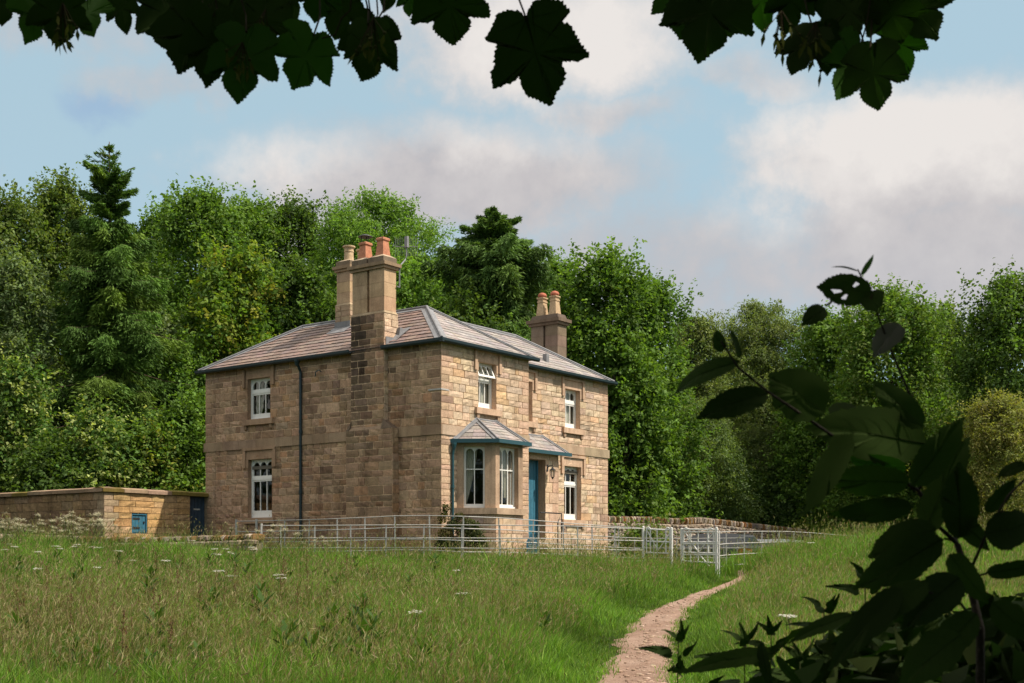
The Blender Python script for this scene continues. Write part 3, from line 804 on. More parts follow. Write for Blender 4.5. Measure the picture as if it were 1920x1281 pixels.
# external breast and front stack
xb = -.15; b0, b1 = CH_B
lb0, lb1 = b_at(735.5, -.26), b_at(649, -.26)
ZS = z_at(587, 0, b0)                       # shoulder below the ashlar shaft
ZL = z_at(806, -.2, (lb0 + lb1) / 2)
def soot(u, z, col, rng):
    f = min(1, max(0, (z - 2.4) / 3.2))
    left = u > b0 + .42 + rng.uniform(-.12, .12)
    d = min(1, max(0, (u - b0 - .15) / .7)) * f
    k = (1 - .74 * d ** .8) * rng.uniform(.68, 1.12)
    if rng.random() < .15: k *= .65
    return tuple(v * k for v in col)
mb = MB()
stone_wall(mb, Fr((xb, 0, 0), (0, 1, 0), (-1, 0, 0)), b0, b1, ZL - .2, ZS, (), PAL_L, MORT_L, seed=51, colfn=soot, ch=.2, sl=(.2, .5), gap=.014, mn=-.004)
stone_wall(mb, Fr((0, b0, 0), (1, 0, 0), (0, -1, 0)), xb, .42, ZL - .2, ZS, (), PAL_F, MORT_F, seed=52, ch=.21)
mb.box(xb + .016, .42, b0 + .016, b1, ZL - .2, ZS - .001, (.3, .22, .14))
stone_wall(mb, Fr((-.26, 0, 0), (0, 1, 0), (-1, 0, 0)), lb0, lb1, -.4, ZL, (), PAL_L, MORT_L, seed=53, colfn=soot, ch=.21, sl=(.22, .55), quoin=(1, 1), gap=.013, mn=-.004)
stone_wall(mb, Fr((0, lb0, 0), (1, 0, 0), (0, -1, 0)), -.26, 0, -.4, ZL, (), PAL_L, MORT_L, seed=54, ch=.22)
stone_wall(mb, Fr((0, lb1, 0), (1, 0, 0), (0, 1, 0)), -.26, 0, -.4, ZL, (), PAL_L, MORT_L, seed=55, ch=.22)
mb.box(-.244, .05, lb0 + .016, lb1 - .016, -.4, ZL - .002, (.3, .22, .14))
for e0, e1 in ((lb0, b0 + .02), (lb1, b1 - .02)):       # sloping weatherings of the shoulders
    mb.prism([(-.27, e0, ZL), (-.27, e1, ZL), (-.17, e1, ZL + .28)], (.27, 0, 0), (.16, .115, .08))
mb.prism([(-.265, b0, ZL - .001), (-.14, b0, ZL + .12), (-.14, b0, ZL - .01)], (0, b1 - b0, 0), (.27, .19, .125))
chim = mb.build('chimney', M_STONE_L, house)
tag(chim, 'tall sooty outside chimney with two square terracotta pots')
mb = MB(); zc = z_at(503, 0, b0); zt = zc + .17
mb.frustum(xb - .005, .40, b0 - .02, b1 + .02, ZS, ZS + .07, .035, (.40, .30, .19))
sx0, sx1, sy0, sy1 = xb + .03, .36, b0 + .02, b1 - .03
flues(mb, sx0, sx1, sy0, sy1, ZS + .071, zc, 'y', (.47, .325, .20), seed=2)
cornice(mb, sx0, sx1, sy0, sy1, zc, .17, .11, (.36, .25, .155))
ym = (sy0 + sy1) / 2
for ya, yb in ((sy0, ym - .03), (ym + .03, sy1)): mb.box(sx0 - .03, sx1 + .03, ya, yb, zt, zt + .16, (.19, .145, .10)); mb.frustum(sx0 - .025, sx1 + .025, ya + .005, yb - .005, zt + .161, zt + .23, .10, (.46, .36, .25))
mb.build('shaft', M_DRESSED, chim)
POTZ = z_at(442, 0, b0)
pc = [(.5 * (sx0 + sx1), sy0 + .27), (.5 * (sx0 + sx1), sy1 - .27)]
for k, (x, y) in enumerate(pc):
    mb = MB(); h = POTZ - (zt + .17) - (.03 if k else 0)
    mb.lathe([(.152, 0), (.112, h - .12), (.112, h - .10), (.14, h - .07), (.14, h - .02), (.12, h), (.085, h), (.085, h - .2)], (x, y, zt + .17), (.50, .215, .125), sq=True)
    mb.build('chimney_pot', M_TERRA, chim)
mb = MB(); x, y = pc[1]; z = POTZ + .01
for th in (0.5, 2.6, 4.7): mb.tube([(x + .1 * math.cos(th), y + .1 * math.sin(th), z - .08), (x + .12 * math.cos(th), y + .12 * math.sin(th), z + .13)], .012)
mb.lathe([(.21, .12), (.20, .135), (.06, .19), (0.01, .2)], (x, y, z), k=18); mb.build('cowl', M_IRON, chim)
mb = MB(); mb.poly([(-.1, b0 - .03, ZE + .06), (.0, b0 - .26, ZE + .17), (.7, b0 - .26, ZE + .68), (.5, b0 - .03, ZE + .6)]); mb.box(-.1, .45, b0 - .03, b0 - .02, ZE + .05, ZE + .32)
mb.prism([(.3, b0 - .035, ZE + .3), (.46, b0 - .035, ZE + .38), (.46, b0 - .035, ZE + .62), (.36, b0 - .035, ZE + .62)], (0, -.1, 0)); mb.build('flashing', M_LEAD, chim)

# rear stack on the ridge
ra0 = 1.5; rb0 = b_at(656, ra0); rb1 = b_at(631.5, ra0); ra1 = ra0 + 1.05
zr1 = z_at(571, ra0, rb0); zr2 = z_at(507, ra0, rb0)
mb = MB()
stone_wall(mb, Fr((ra0 - .03, 0, 0), (0, 1, 0), (-1, 0, 0)), rb0 - .03, rb1 + .03, ZR - .6, zr1, (), PAL_CH, MORT_F, seed=61, ch=.2)
stone_wall(mb, Fr((0, rb0 - .03, 0), (1, 0, 0), (0, -1, 0)), ra0 - .03, ra1 + .03, ZR - .6, zr1, (), PAL_CH, MORT_F, seed=62, ch=.2)
mb.box(ra0 - .015, ra1 + .03, rb0 - .015, rb1 + .03, ZR - .8, zr1 - .002, (.4, .3, .2))
mb.frustum(ra0 - .04, ra1 + .04, rb0 - .04, rb1 + .04, zr1, zr1 + .07, .04, (.40, .30, .19))
flues(mb, ra0, ra1, rb0, rb1, zr1 + .071, zr2, 'x', (.47, .325, .20), seed=5)
cornice(mb, ra0, ra1, rb0, rb1, zr2, .16, .1, (.36, .25, .155))
for xa, xb_ in ((ra0 - .02, ra0 + .48), (ra0 + .55, ra1 + .02)): mb.box(xa, xb_, rb0 - .02, rb1 + .02, zr2 + .161, zr2 + .31, (.2, .15, .1)); mb.frustum(xa + .01, xb_ - .01, rb0, rb1, zr2 + .311, zr2 + .37, .1, (.44, .34, .23))
ch2 = mb.build('chimney', M_DRESSED, house)
tag(ch2, 'pale stone ridge chimney with a round cream pot')
hp_ = z_at(456, ra0, rb0) - zr2 - .32
for x in (ra0 + .24, ra0 + .81):
    mb = MB(); h = hp_
    mb.lathe([(.155, 0), (.145, .1), (.135, h - .2), (.15, h - .19), (.15, h - .16), (.14, h - .15), (.145, h - .07), (.19, h - .05), (.19, h - .01), (.15, h), (.1, h), (.1, h - .2)], (x, (rb0 + rb1) / 2, zr2 + .32), (.56, .41, .25), k=18)
    mb.build('chimney_pot', M_TERRA, ch2, smooth=False)
zs_ = lambda x: ZT + (x + OV) / (1.97 + OV) * (ZR - ZT) + .035
mb = MB(); mb.poly([(ra0 - .36, rb0 - .1, zs_(ra0 - .36)), (ra0 - .36, rb1 + .1, zs_(ra0 - .36)), (ra0 - .03, rb1 + .1, zs_(ra0 - .03)), (ra0 - .03, rb0 - .1, zs_(ra0 - .03))]); mb.box(ra0 - .05, ra0 - .036, rb0 - .05, rb1 + .05, ZR - .45, ZR - .14); mb.build('flashing', M_LEAD, ch2)

# right hand stack
qa0, qb0 = 9.0, b_at(1045.6, 9.0); qa1, qb1 = qa0 + .52, b_at(996, 9.0)
zq = z_at(607, qa0, qb0)
mb = MB(); flues(mb, qa0, qa1, qb0, qb1, ZE - .1, zq, 'y', (.24, .175, .125), seed=9)
cornice(mb, qa0, qa1, qb0, qb1, zq, .2, .13, (.21, .15, .105))
mb.frustum(qa0 - .03, qa1 + .03, qb0 - .03, qb1 + .03, zq + .201, zq + .36, .06, (.13, .095, .07))
ch3 = mb.build('chimney', M_DRESSED, house)
tag(ch3, 'shorter dark stone chimney with two tapering buff pots')
for y in (qb0 + .30, qb1 - .28):
    mb = MB(); h = z_at(551, qa0, qb0) - zq - .36
    mb.lathe([(.155, 0), (.11, h - .18), (.128, h - .17), (.128, h - .12), (.105, h - .11), (.112, h - .07), (.142, h - .04), (.142, h), (.08, h)], (qa0 + .26, y, zq + .36), (.50, .355, .215), sq=True)
    p_ = mb.build('chimney_pot', M_TERRA, ch3)
    mb = MB(); mb.lathe([(.08, -.04), (.09, .0), (.145, .03), (.155, .08), (.12, .14), (.06, .17), (.0, .175)], (qa0 + .26, y, zq + .36 + h), (.45, .15, .09), k=16); mb.build('pot_cap', M_TERRA, ch3, smooth=True)

# television aerial held on the front chimney
ax = a_at(751, b0 - .03); az_ = z_at(540, ax, b0)
mb = MB(); A0 = Vector((.42, b0 - .02, az_ + .1))
mast = [(a_at(748, b0), b0 - .02, z_at(540, .5, b0)), (a_at(748, b0), b0 - .02, z_at(503, .5, b0)), (a_at(752, b0), b0, z_at(497, .6, b0)), (a_at(765, b0), b0 + .1, z_at(487, .9, b0)), (a_at(767, b0), b0 + .1, z_at(480, .9, b0)), (a_at(767, b0), b0 + .1, z_at(450, .9, b0))]
mb.tube(mast, .022); mb.tube([(.34, b0 - .02, az_ + .55), mast[1]], .014); mb.tube([(.34, b0 - .02, az_ + .02), mast[0]], .014)
aer = mb.build('aerial', M_LEAD, house)
tag(aer, 'grid television aerial on a bent mast')
mb = MB(); top = Vector(mast[-1]); zt_, zb_ = z_at(445, .9, b0), z_at(479, .9, b0)
wx = Vector((.6, -.8, 0)); hwid = .31
mb.tube([top + wx * -hwid + Vector((0, 0, (zt_ + zb_) / 2 - top.z)), top + wx * hwid + Vector((0, 0, (zt_ + zb_) / 2 - top.z))], .012)
for k in range(-6, 7):
    if k == 0: continue
    q = top + wx * (k / 6 * hwid); mb.tube([Vector((q.x, q.y, zb_)), Vector((q.x, q.y, zt_))], .0045, k=4)
mb.box(top.x - .04, top.x + .04, top.y - .06, top.y + .04, zt_ - .28, zt_ + .03)
mb.build('grid', M_LEAD, aer)
mb = MB()   # iron tie strap round the corner and small fittings
zt_ = z_at(731, 0, .3); mb.box(-.03, -.012, -.02, .42, zt_ - .02, zt_ + .02); mb.box(-.03, .3, -.03, -.014, zt_ - .021, zt_ + .019)
mb.build('tie_strap', M_GALV, house)
mb = MB(); q = LEFT(b_at(603, 0), .0, z_at(698, 0, 4.5)); mb.tube([q, q + Vector((-.1, 0, .05)), q + Vector((-.12, .12, .0)), q + Vector((-.1, .16, -.12))], .016); mb.build('pipe_end', M_TEAL, house)
# ================================================================== WALLS, FENCES, GATES, CARS
gw = thing('garden_wall', 'high squared stone garden wall with flat coping joining the left side of the house', 'wall', (CX, CY, ZB), HROT)
KA, KB = a_at(195, 9.5), 9.5
GT = z_at(916, KA, KB)
hx0, hx1 = a_at(247, KB), a_at(275.5, KB); hz0, hz1 = z_at(1000, hx0, KB), z_at(962, hx0, KB)
dx0, dx1 = a_at(356, KB), -.02; dzt = z_at(930, dx0, KB)
PAL_G_LIT = [(.50, .315, .15), (.54, .345, .165), (.46, .28, .125), (.55, .36, .18), (.52, .315, .135), (.43, .275, .14), (.49, .325, .175)]  # run facing the sun: sunlight put into a brighter, more orange stone
PAL_G_SHADE = [(.31, .20, .11), (.28, .18, .10), (.34, .22, .115), (.24, .16, .095), (.35, .225, .115), (.29, .195, .12)]  # run turned from the sun: its shade put into a darker stone colour
mb = MB()
GF = Fr((0, KB, 0), (1, 0, 0), (0, -1, 0)); GL = Fr((KA, 0, 0), (0, 1, 0), (-1, 0, 0))
stone_wall(mb, GF, KA - .008, -.03, -.2, GT - .1, [(hx0, hx1, hz0, hz1), (dx0, dx1, -.2, dzt)], PAL_G_LIT, (.30, .21, .13), seed=71, ch=.21, sl=(.3, .8), quoin=(1, 0), qcol=(.42, .30, .19), rough=.02)
mb.build('lit_wall', M_STONE, gw)
mb = MB(); stone_wall(mb, GL, KB, KB + 14, -.2, GT - .1, (), PAL_G_SHADE, (.22, .155, .10), seed=72, ch=.21, sl=(.3, .8), quoin=(1, 0), qcol=(.36, .26, .17), rough=.02)
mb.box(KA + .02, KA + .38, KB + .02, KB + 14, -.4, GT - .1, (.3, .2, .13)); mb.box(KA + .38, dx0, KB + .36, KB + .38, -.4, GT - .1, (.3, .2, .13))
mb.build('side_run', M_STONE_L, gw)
mb = MB(); rng = random.Random(3)
def coping_run(fr, u0, u1, mossy):
    u = u0
    while u < u1 - 1e-6:
        w = rng.uniform(.6, 1.1)
        if u1 - u - w < .4: w = u1 - u
        c = jit((.30, .21, .14), rng, .15)
        if rng.random() < mossy(u): c = jit((.20, .15, .035), rng, .25)
        dz = rng.uniform(-.008, .008)
        mb.prism([fr(u + .004, .09, GT - .098 + dz), fr(u + .004, .09, GT + dz), fr(u + .004, -.14, GT + .05 + dz), fr(u + .004, -.45, GT + dz), fr(u + .004, -.45, GT - .098 + dz)], fr.U * (w - .008), c); u += w
coping_run(GF, KA - .09, -.01, lambda u: .75 if u > hx1 + .05 else .1)
coping_run(GL, KB - .05, KB + 14, lambda u: .3)
mb.build('coping', M_DRESSED, gw)
mb = MB(); w = (hx1 - hx0 - .05) / 4
fbox(mb, GF, hx0 + .001, hx1 - .001, -.09, -.05, hz0, hz1)
for i in range(4): fbox(mb, GF, hx0 + .03 + i * w, hx0 + .03 + (i + 1) * w - .01, -.06, -.035, hz0 + .03, hz1 - .03)
fbox(mb, GF, hx0 + .001, hx1 - .001, -.07, -.004, hz1 - .05, hz1); fbox(mb, GF, hx0 + .001, hx0 + .03, -.07, -.005, hz0, hz1 - .05); fbox(mb, GF, hx1 - .03, hx1 - .001, -.07, -.005, hz0, hz1 - .05)
hatch = mb.build('hatch_door', M_BLUE, gw); tag(hatch, 'small blue plank hatch door with iron strap hinges')
for z in (hz1 - .16, hz0 + .16):
    mb = MB(); fbox(mb, GF, hx0 + .03, hx0 + .30, -.034, -.024, z - .03, z + .03); mb.build('strap_hinge', M_IRON, hatch)
mb = MB(); q = GF(hx1 - .09, -.03, (hz0 + hz1) / 2 + .03); mb.box(q.x - .02, q.x + .02, q.y - .02, q.y + .01, q.z - .03, q.z + .03); mb.build('latch', M_IRON, hatch)
mb = MB(); fbox(mb, GF, dx0 + .001, dx1, -.16, -.12, -.2, dzt)
w = (dx1 - dx0) / 5
for i in range(5): fbox(mb, GF, dx0 + i * w + .006, dx0 + (i + 1) * w - .006, -.13, -.108, -.2, dzt - .02)
gd = mb.build('yard_door', M_NAVY, gw); tag(gd, 'dark blue plank door between the garden wall and the house')
mb = MB(); u = a_at(373, KB); zz = z_at(955, u, KB); fbox(mb, GF, u - .12, u + .12, -.107, -.10, zz - .025, zz + .025, (.45, .45, .42)); mb.build('name_plate', M_DRESSED, gd)
mb = MB(); reveal(mb, GF, hx0, hx1, hz0, hz1, .09, (.36, .25, .15)); reveal(mb, GF, dx0, dx1, -.2, dzt, .16, (.3, .22, .14)); mb.build('opening_reveal', M_STONE, gw)

# ---- dry stone walls
def rock(mb, c, ax, ay, az, sx, sy, sz, col, rng):
    """jittered chamfered block"""
    p = []
    for z in (-1, -.55, .55, 1):
        k = .72 if abs(z) == 1 else 1.0
        for q in range(8):
            th = math.pi / 8 + math.pi / 4 * q
            x, y = math.cos(th) * 1.15, math.sin(th) * 1.15
            x = max(-1, min(1, x)); y = max(-1, min(1, y))
            v = c + ax * (x * k * sx * rng.uniform(.86, 1.08)) + ay * (y * k * sy * rng.uniform(.86, 1.08)) + az * (z * sz * rng.uniform(.92, 1.05))
            p.append(v)
    b = len(mb.v); mb.v += [tuple(v) for v in p]; mb.c += [col] * 32
    for r_ in range(3):
        for q in range(8):
            w = (q + 1) % 8; mb.f.append((b + r_ * 8 + q, b + r_ * 8 + w, b + r_ * 8 + 8 + w, b + r_ * 8 + 8 + q))
    mb.f.append(tuple(b + 24 + q for q in range(8))); mb.f.append(tuple(b + q for q in range(8))[::-1])
PAL_D = [(.37, .30, .235), (.42, .345, .27), (.33, .265, .205), (.46, .38, .30), (.39, .30, .22), (.30, .25, .21), (.44, .34, .25)]
MOSS = [(.27, .125, .04), (.22, .12, .045), (.26, .145, .04), (.20, .14, .05)]
def drystone(name, label, tops, depth, cope_h, cope_w, moss, seed, base=None, lean=.25, dk=1.0):
    rng = random.Random(seed); t = thing(name, label, 'wall', tuple(tops[0][:2]) + (gz1(*tops[0][:2]),)); o = Vector(t.location)
    body, cope = MB(), MB()
    for p, q in zip(tops, tops[1:]):
        d2 = Vector((q.x - p.x, q.y - p.y, 0)); L_ = d2.length; U = d2 / L_; Nn = Vector((U.y, -U.x, 0))
        if Nn.y > 0: Nn = -Nn
        u = 0.0
        while u < L_:
            zt = p.z + (q.z - p.z) * u / L_; x, y = p.x + U.x * u, p.y + U.y * u; w = rng.uniform(*cope_w); hgt = cope_h * rng.uniform(.8, 1.12)
            tilt = lean + rng.uniform(-.18, .18); az = (Vector((0, 0, 1)) + U * tilt).normalized(); ax = (U - Vector((0, 0, 1)) * tilt).normalized()
            col = tuple(v * dk for v in jit(rng.choice(MOSS if rng.random() < moss else PAL_D), rng, .22))
            rock(cope, Vector((x, y, zt - hgt / 2)) - o + Nn * rng.uniform(-.04, .04), ax, Nn, az, w / 2, depth * .5 * rng.uniform(.85, 1.1), hgt / 2, col, rng); u += w * .93
        # coursed rubble below
        zb = min(gz1(p.x, p.y), gz1(q.x, q.y)) - .3; n = max(1, int((max(p.z, q.z) - cope_h - zb) / .14) + 1)
        for k in range(n):
            u = rng.uniform(-.2, 0)
            while u < L_:
                zt = p.z + (q.z - p.z) * min(1, max(0, u / L_)) - cope_h * .9; h = .14; w = rng.uniform(.15, .45); z = zt - (k + .5) * h
                c0_ = Vector((p.x, p.y, 0)) + U * (u + w / 2) + Nn * (depth * .42 + rng.uniform(-.03, .03)); c0_.z = z
                rock(body, c0_ - o, U, Nn, Vector((0, 0, 1)), w / 2 * 1.02, depth * .3, h / 2 * 1.05, tuple(v * dk for v in jit(rng.choice(PAL_D), rng, .18)), rng); u += w * .96
        A = [Vector((p.x, p.y, zb)), Vector((q.x, q.y, zb)), Vector((q.x, q.y, q.z - cope_h)), Vector((p.x, p.y, p.z - cope_h))]
        body.prism([v + Nn * depth * .35 - o for v in A], -Nn * depth * .7, (.20, .155, .115))
    body.build('rubble_face', M_STONE, t); cope.build('coping', M_STONE, t)
    return t
lw = drystone('dry_stone_wall', 'low mossy dry stone wall at the edge of the meadow below the garden wall', [P(x, y, Y) for x, y, Y in ((484, 1001, 31.6), (440, 1004, 31.9), (380, 1005, 32.2), (330, 1007, 32.5), (290, 1008, 32.8), (190, 1007, 33.6), (60, 1003, 35.0), (-90, 1000, 36.5))], .5, .17, (.10, .26), .55, 21, lean=.15, dk=.62)
rw = drystone('dry_stone_wall', 'tall dry stone wall with slanting mossy coping behind the parked cars', [P(x, y, Y) for x, y, Y in ((1085, 964, 50.5), (1145, 968, 52.2), (1215, 969, 54), (1265, 972, 55.5), (1310, 970, 57), (1370, 977, 59), (1440, 985, 61), (1505, 993, 63))], .55, .34, (.09, .17), .42, 22, dk=.85)
drystone('dry_stone_wall', 'far end of dry stone wall covered in orange moss beyond the ivy', [P(x, y, Y) for x, y, Y in ((1570, 1001, 64.6), (1600, 1002, 65.5), (1640, 1008, 66.5), (1700, 1014, 68))], .55, .3, (.14, .26), .95, 23)

# ---- estate railings
def railing(name, label, pts, posts, drops, thick=(), base_drop=1.25):
    """pts (px, top row, depth) ; posts = px list ; drops = metres of each rail below the top"""
    W = [P(*p) for p in pts]; pxs = [p[0] for p in pts]
    def at(px):
        i = max(0, min(len(pxs) - 2, int(np.searchsorted(pxs, px)) - 1)); f = (px - pxs[i]) / (pxs[i + 1] - pxs[i])
        Y = 1 / ((1 - f) / pts[i][2] + f / pts[i + 1][2]); return P(px, pts[i][1] * (1 - f) + pts[i + 1][1] * f, Y)
    t = thing(name, label, 'fence', (W[0].x, W[0].y, gz1(W[0].x, W[0].y)), group='galvanised estate railings'); o = Vector(t.location)
    fine = [at(pxs[0] + (pxs[-1] - pxs[0]) * k / 40) for k in range(41)]
    for k, d in enumerate(drops):
        mb = MB(); mb.tube([p - o - Vector((0, 0, d)) for p in fine], .012 if k == 0 else .0135, k=6); mb.build('rail', M_GALV, t)
    rng = random.Random(len(pts))
    for px in posts:
        p = at(px); r = .035 if px in thick else .014; mb = MB(); top = .05 if px in thick else .015
        lx = rng.uniform(-.025, .025)
        if px in thick: mb.tube([p - o + Vector((0, 0, top)), p - o - Vector((0, 0, base_drop + .3))], r, k=12)
        else: mb.box(p.x - o.x - .017, p.x - o.x + .017, p.y - o.y - .006 + .016, p.y - o.y + .006 + .016, p.z - o.z - base_drop - .3, p.z - o.z + top, M=lambda x, y, z, b=p.z - o.z, lx=lx: Vector((x + (z - b) * lx, y, z)))
        mb.build('post', M_GALV, t)
    return t
def yA(px):
    if px <= 815:
        b = b_at(px, -1.3); return CY + UA[1] * -1.3 + UB[1] * b
    a = a_at(px, -1.9); return CY + UA[1] * a - UB[1] * 1.9
A_pts = [(443, 977.5), (481, 977), (580, 974.5), (684, 970.6), (740, 967.5), (805, 966.8), (869, 968.4), (935, 971), (1000, 975.7), (1056, 980), (1110, 984.5), (1160, 988), (1200, 990)]
railing('estate_railing', 'grey metal railing curving close round the corner of the house', [(a, b, min(yA(a), 35.8)) for a, b in A_pts], [443, 481, 534, 580, 632, 684, 740, 805, 869, 935, 1000, 1056, 1110, 1160], (0, .30, .60, .88), thick=(443, 481))
railing('estate_railing', 'grey metal railing on the meadow side running from the low wall to the gates', [(490, 985.5, 32), (590, 985.5, 31.6), (657, 985, 31.3), (795, 984.3, 30.8), (866, 984.5, 30.5), (937, 985, 30.5), (1010, 985.5, 30.8), (1083, 987, 31.3), (1153, 990, 32.2), (1206, 991.5, 33)], [490, 526, 590, 657, 724, 795, 866, 937, 1010, 1083, 1110, 1153], (0, .32, .57, .86), thick=(490,))
railing('estate_railing', 'grey metal railing leading right from the gates over the meadow bank', [(1349, 998, 32.4), (1362, 997, 33), (1396, 996.5, 34.3), (1429, 996.5, 35.6), (1461, 996.3, 37), (1489, 997.3, 38.2), (1519, 999, 39.6), (1546, 1001, 40.8), (1572, 1003, 42), (1624, 1006.5, 44.3), (1700, 1013, 47)], [1362, 1396, 1429, 1461, 1489, 1519, 1546, 1572, 1598, 1624, 1650], (0, .32, .62, .9))
railing('estate_railing', 'far grey metal railing beside the car park glimpsed through the gates', [(1150, 1009, 39), (1290, 1010, 38.5), (1395, 1009, 38.2)], [1155, 1190, 1226, 1269, 1295, 1330, 1357, 1383], (0, .3, .6))

def gate(label, left, right, bars, rails, braces, posts):
    """a metal wicket: left/right = (px, top, Y); everything else in photo rows on the plane between them"""
    pl, pr = P(*left), P(*right)
    def q(px, py):
        f = (px - left[0]) / (right[0] - left[0]); Y = 1 / ((1 - f) / left[2] + f / right[2]); return P(px, py, Y)
    t = thing('metal_gate', label, 'gate', (pl.x, pl.y, gz1(pl.x, pl.y)), group='galvanised wicket gates'); o = Vector(t.location)
    for a, b in rails:
        mb = MB(); mb.tube([q(left[0], a) - o, q(right[0], b) - o], .021, k=8); mb.build('rail', M_GATE, t)
    for px, y0, y1 in bars:
        mb = MB(); mb.tube([q(px, y0) - o, q(px, y1) - o], .016, k=8); mb.build('bar', M_GATE, t)
    for br in braces:
        mb = MB(); mb.tube([q(*p) - o for p in br], .02, k=6); mb.build('brace', M_GATE, t)
    for px, y0, y1, r in posts:
        mb = MB(); p = q(px, y0) - o; mb.tube([p, p - Vector((0, 0, (y1 - y0) / F * left[2]))], r, k=12)
        mb.lathe([(r, 0), (r * .8, r * .5), (0, r * .7)], tuple(p), k=12); mb.build('gate_post', M_GATE, t)
def hoop(px0, px1, y, h):
    return [(px0, y + 45), (px0, y), (px0 + (px1 - px0) * .15, y - h * .7), ((px0 + px1) / 2, y - h), (px1 - (px1 - px0) * .15, y - h * .7), (px1, y), (px1, y + 45)]
gate('left hand metal gate with a single V brace between round posts', (1211, 992, 33.2), (1257, 994, 33.0), [(1232, 992, 1040)], [(992, 994), (1015, 1016.5), (1036, 1038)],
     [[(1213, 995), (1234, 1032), (1257, 999)], hoop(1212, 1219.5, 993, 4.5), hoop(1248.5, 1256, 994, 4.5)], [(1206, 988, 1075, .035), (1259, 990.5, 1075, .04)])
gate('right hand metal gate with X braces standing beside the path', (1280, 993, 32.6), (1346, 993.5, 31.8), [(1282, 993, 1056), (1295, 997, 1056), (1309, 997, 1056), (1327, 994, 1056), (1339, 994, 1056)], [(992.5, 993.5), (997, 998), (1017, 1016.5), (1020, 1019.5), (1036, 1037.5), (1040, 1040), (1052, 1056)],
     [[(1284, 998), (1310, 1036), (1338, 999)], [(1297, 1056), (1310, 1038), (1330, 1062)], hoop(1281, 1292, 996, 6), hoop(1328, 1338, 996, 5.5)], [(1278, 992, 1090, .036), (1343.5, 990, 1095, .036), (1348.5, 996, 1095, .018)])

# ---- little blue notice board by the railing
sp = P(998, 1037, 33.6); t = thing('notice_board', 'small blue board with shouldered outline and white lettering below the front door', 'sign', (sp.x, sp.y, gz1(sp.x, sp.y)), R(6)); o = Vector(t.location)
k = 33.6 / F; zb = sp.z - o.z
mb = MB(); out = [(-11, 0), (10.5, 0), (10.5, 21), (8, 26), (5.5, 30), (5.5, 36), (-4, 36), (-5, 31), (-9, 25), (-11, 21)]
mb.prism([(x * k, 0, zb + y * k) for x, y in out], (0, .03, 0)); mb.box(-.02, .02, .03, .06, -.2, zb + .1); mb.build('board', M_BLUE, t)
mb = MB(); rng = random.Random(2)
for y, x0, x1 in ((28, -3.5, 4), (24, -5, 5), (19.5, -7, 7), (14.5, -8, 8), (11.5, -6, 7), (7, -4, 4)):
    x = x0
    while x < x1:
        w = rng.uniform(.5, 1.1); mb.box(x * k, (x + w) * k, -.003, -.001, zb + y * k, zb + (y + rng.uniform(.9, 1.5)) * k); x += w + .45
mb.build('lettering', M_WHITE, t)

# ---- parked cars
def car_paint(name, c):
    m, nt, ns, L = new_mat(name); out = N(nt, 'ShaderNodeOutputMaterial'); b = N(nt, 'ShaderNodeBsdfPrincipled'); L.new(b.outputs[0], out.inputs[0])
    b.inputs['Base Color'].default_value = (*c, 1); b.inputs['Metallic'].default_value = .3; b.inputs['Roughness'].default_value = .3; b.inputs['Coat Weight'].default_value = .6; return m
def plain(name, c, rough=.4, spec=.5):
    m, nt, ns, L = new_mat(name); out = N(nt, 'ShaderNodeOutputMaterial'); b = N(nt, 'ShaderNodeBsdfPrincipled'); L.new(b.outputs[0], out.inputs[0])
    b.inputs['Base Color'].default_value = (*c, 1); b.inputs['Roughness'].default_value = rough; b.inputs['Specular IOR Level'].default_value = spec; return m
M_CG = plain('car_glass', (.03, .035, .04), .05, .8); M_TYRE = plain('tyre_rubber', (.02, .02, .02), .9, .2); M_RED = plain('red_lamp_lens', (.45, .012, .01), .15, .6); M_RIM = plain('wheel_alloy', (.5, .5, .5), .35)
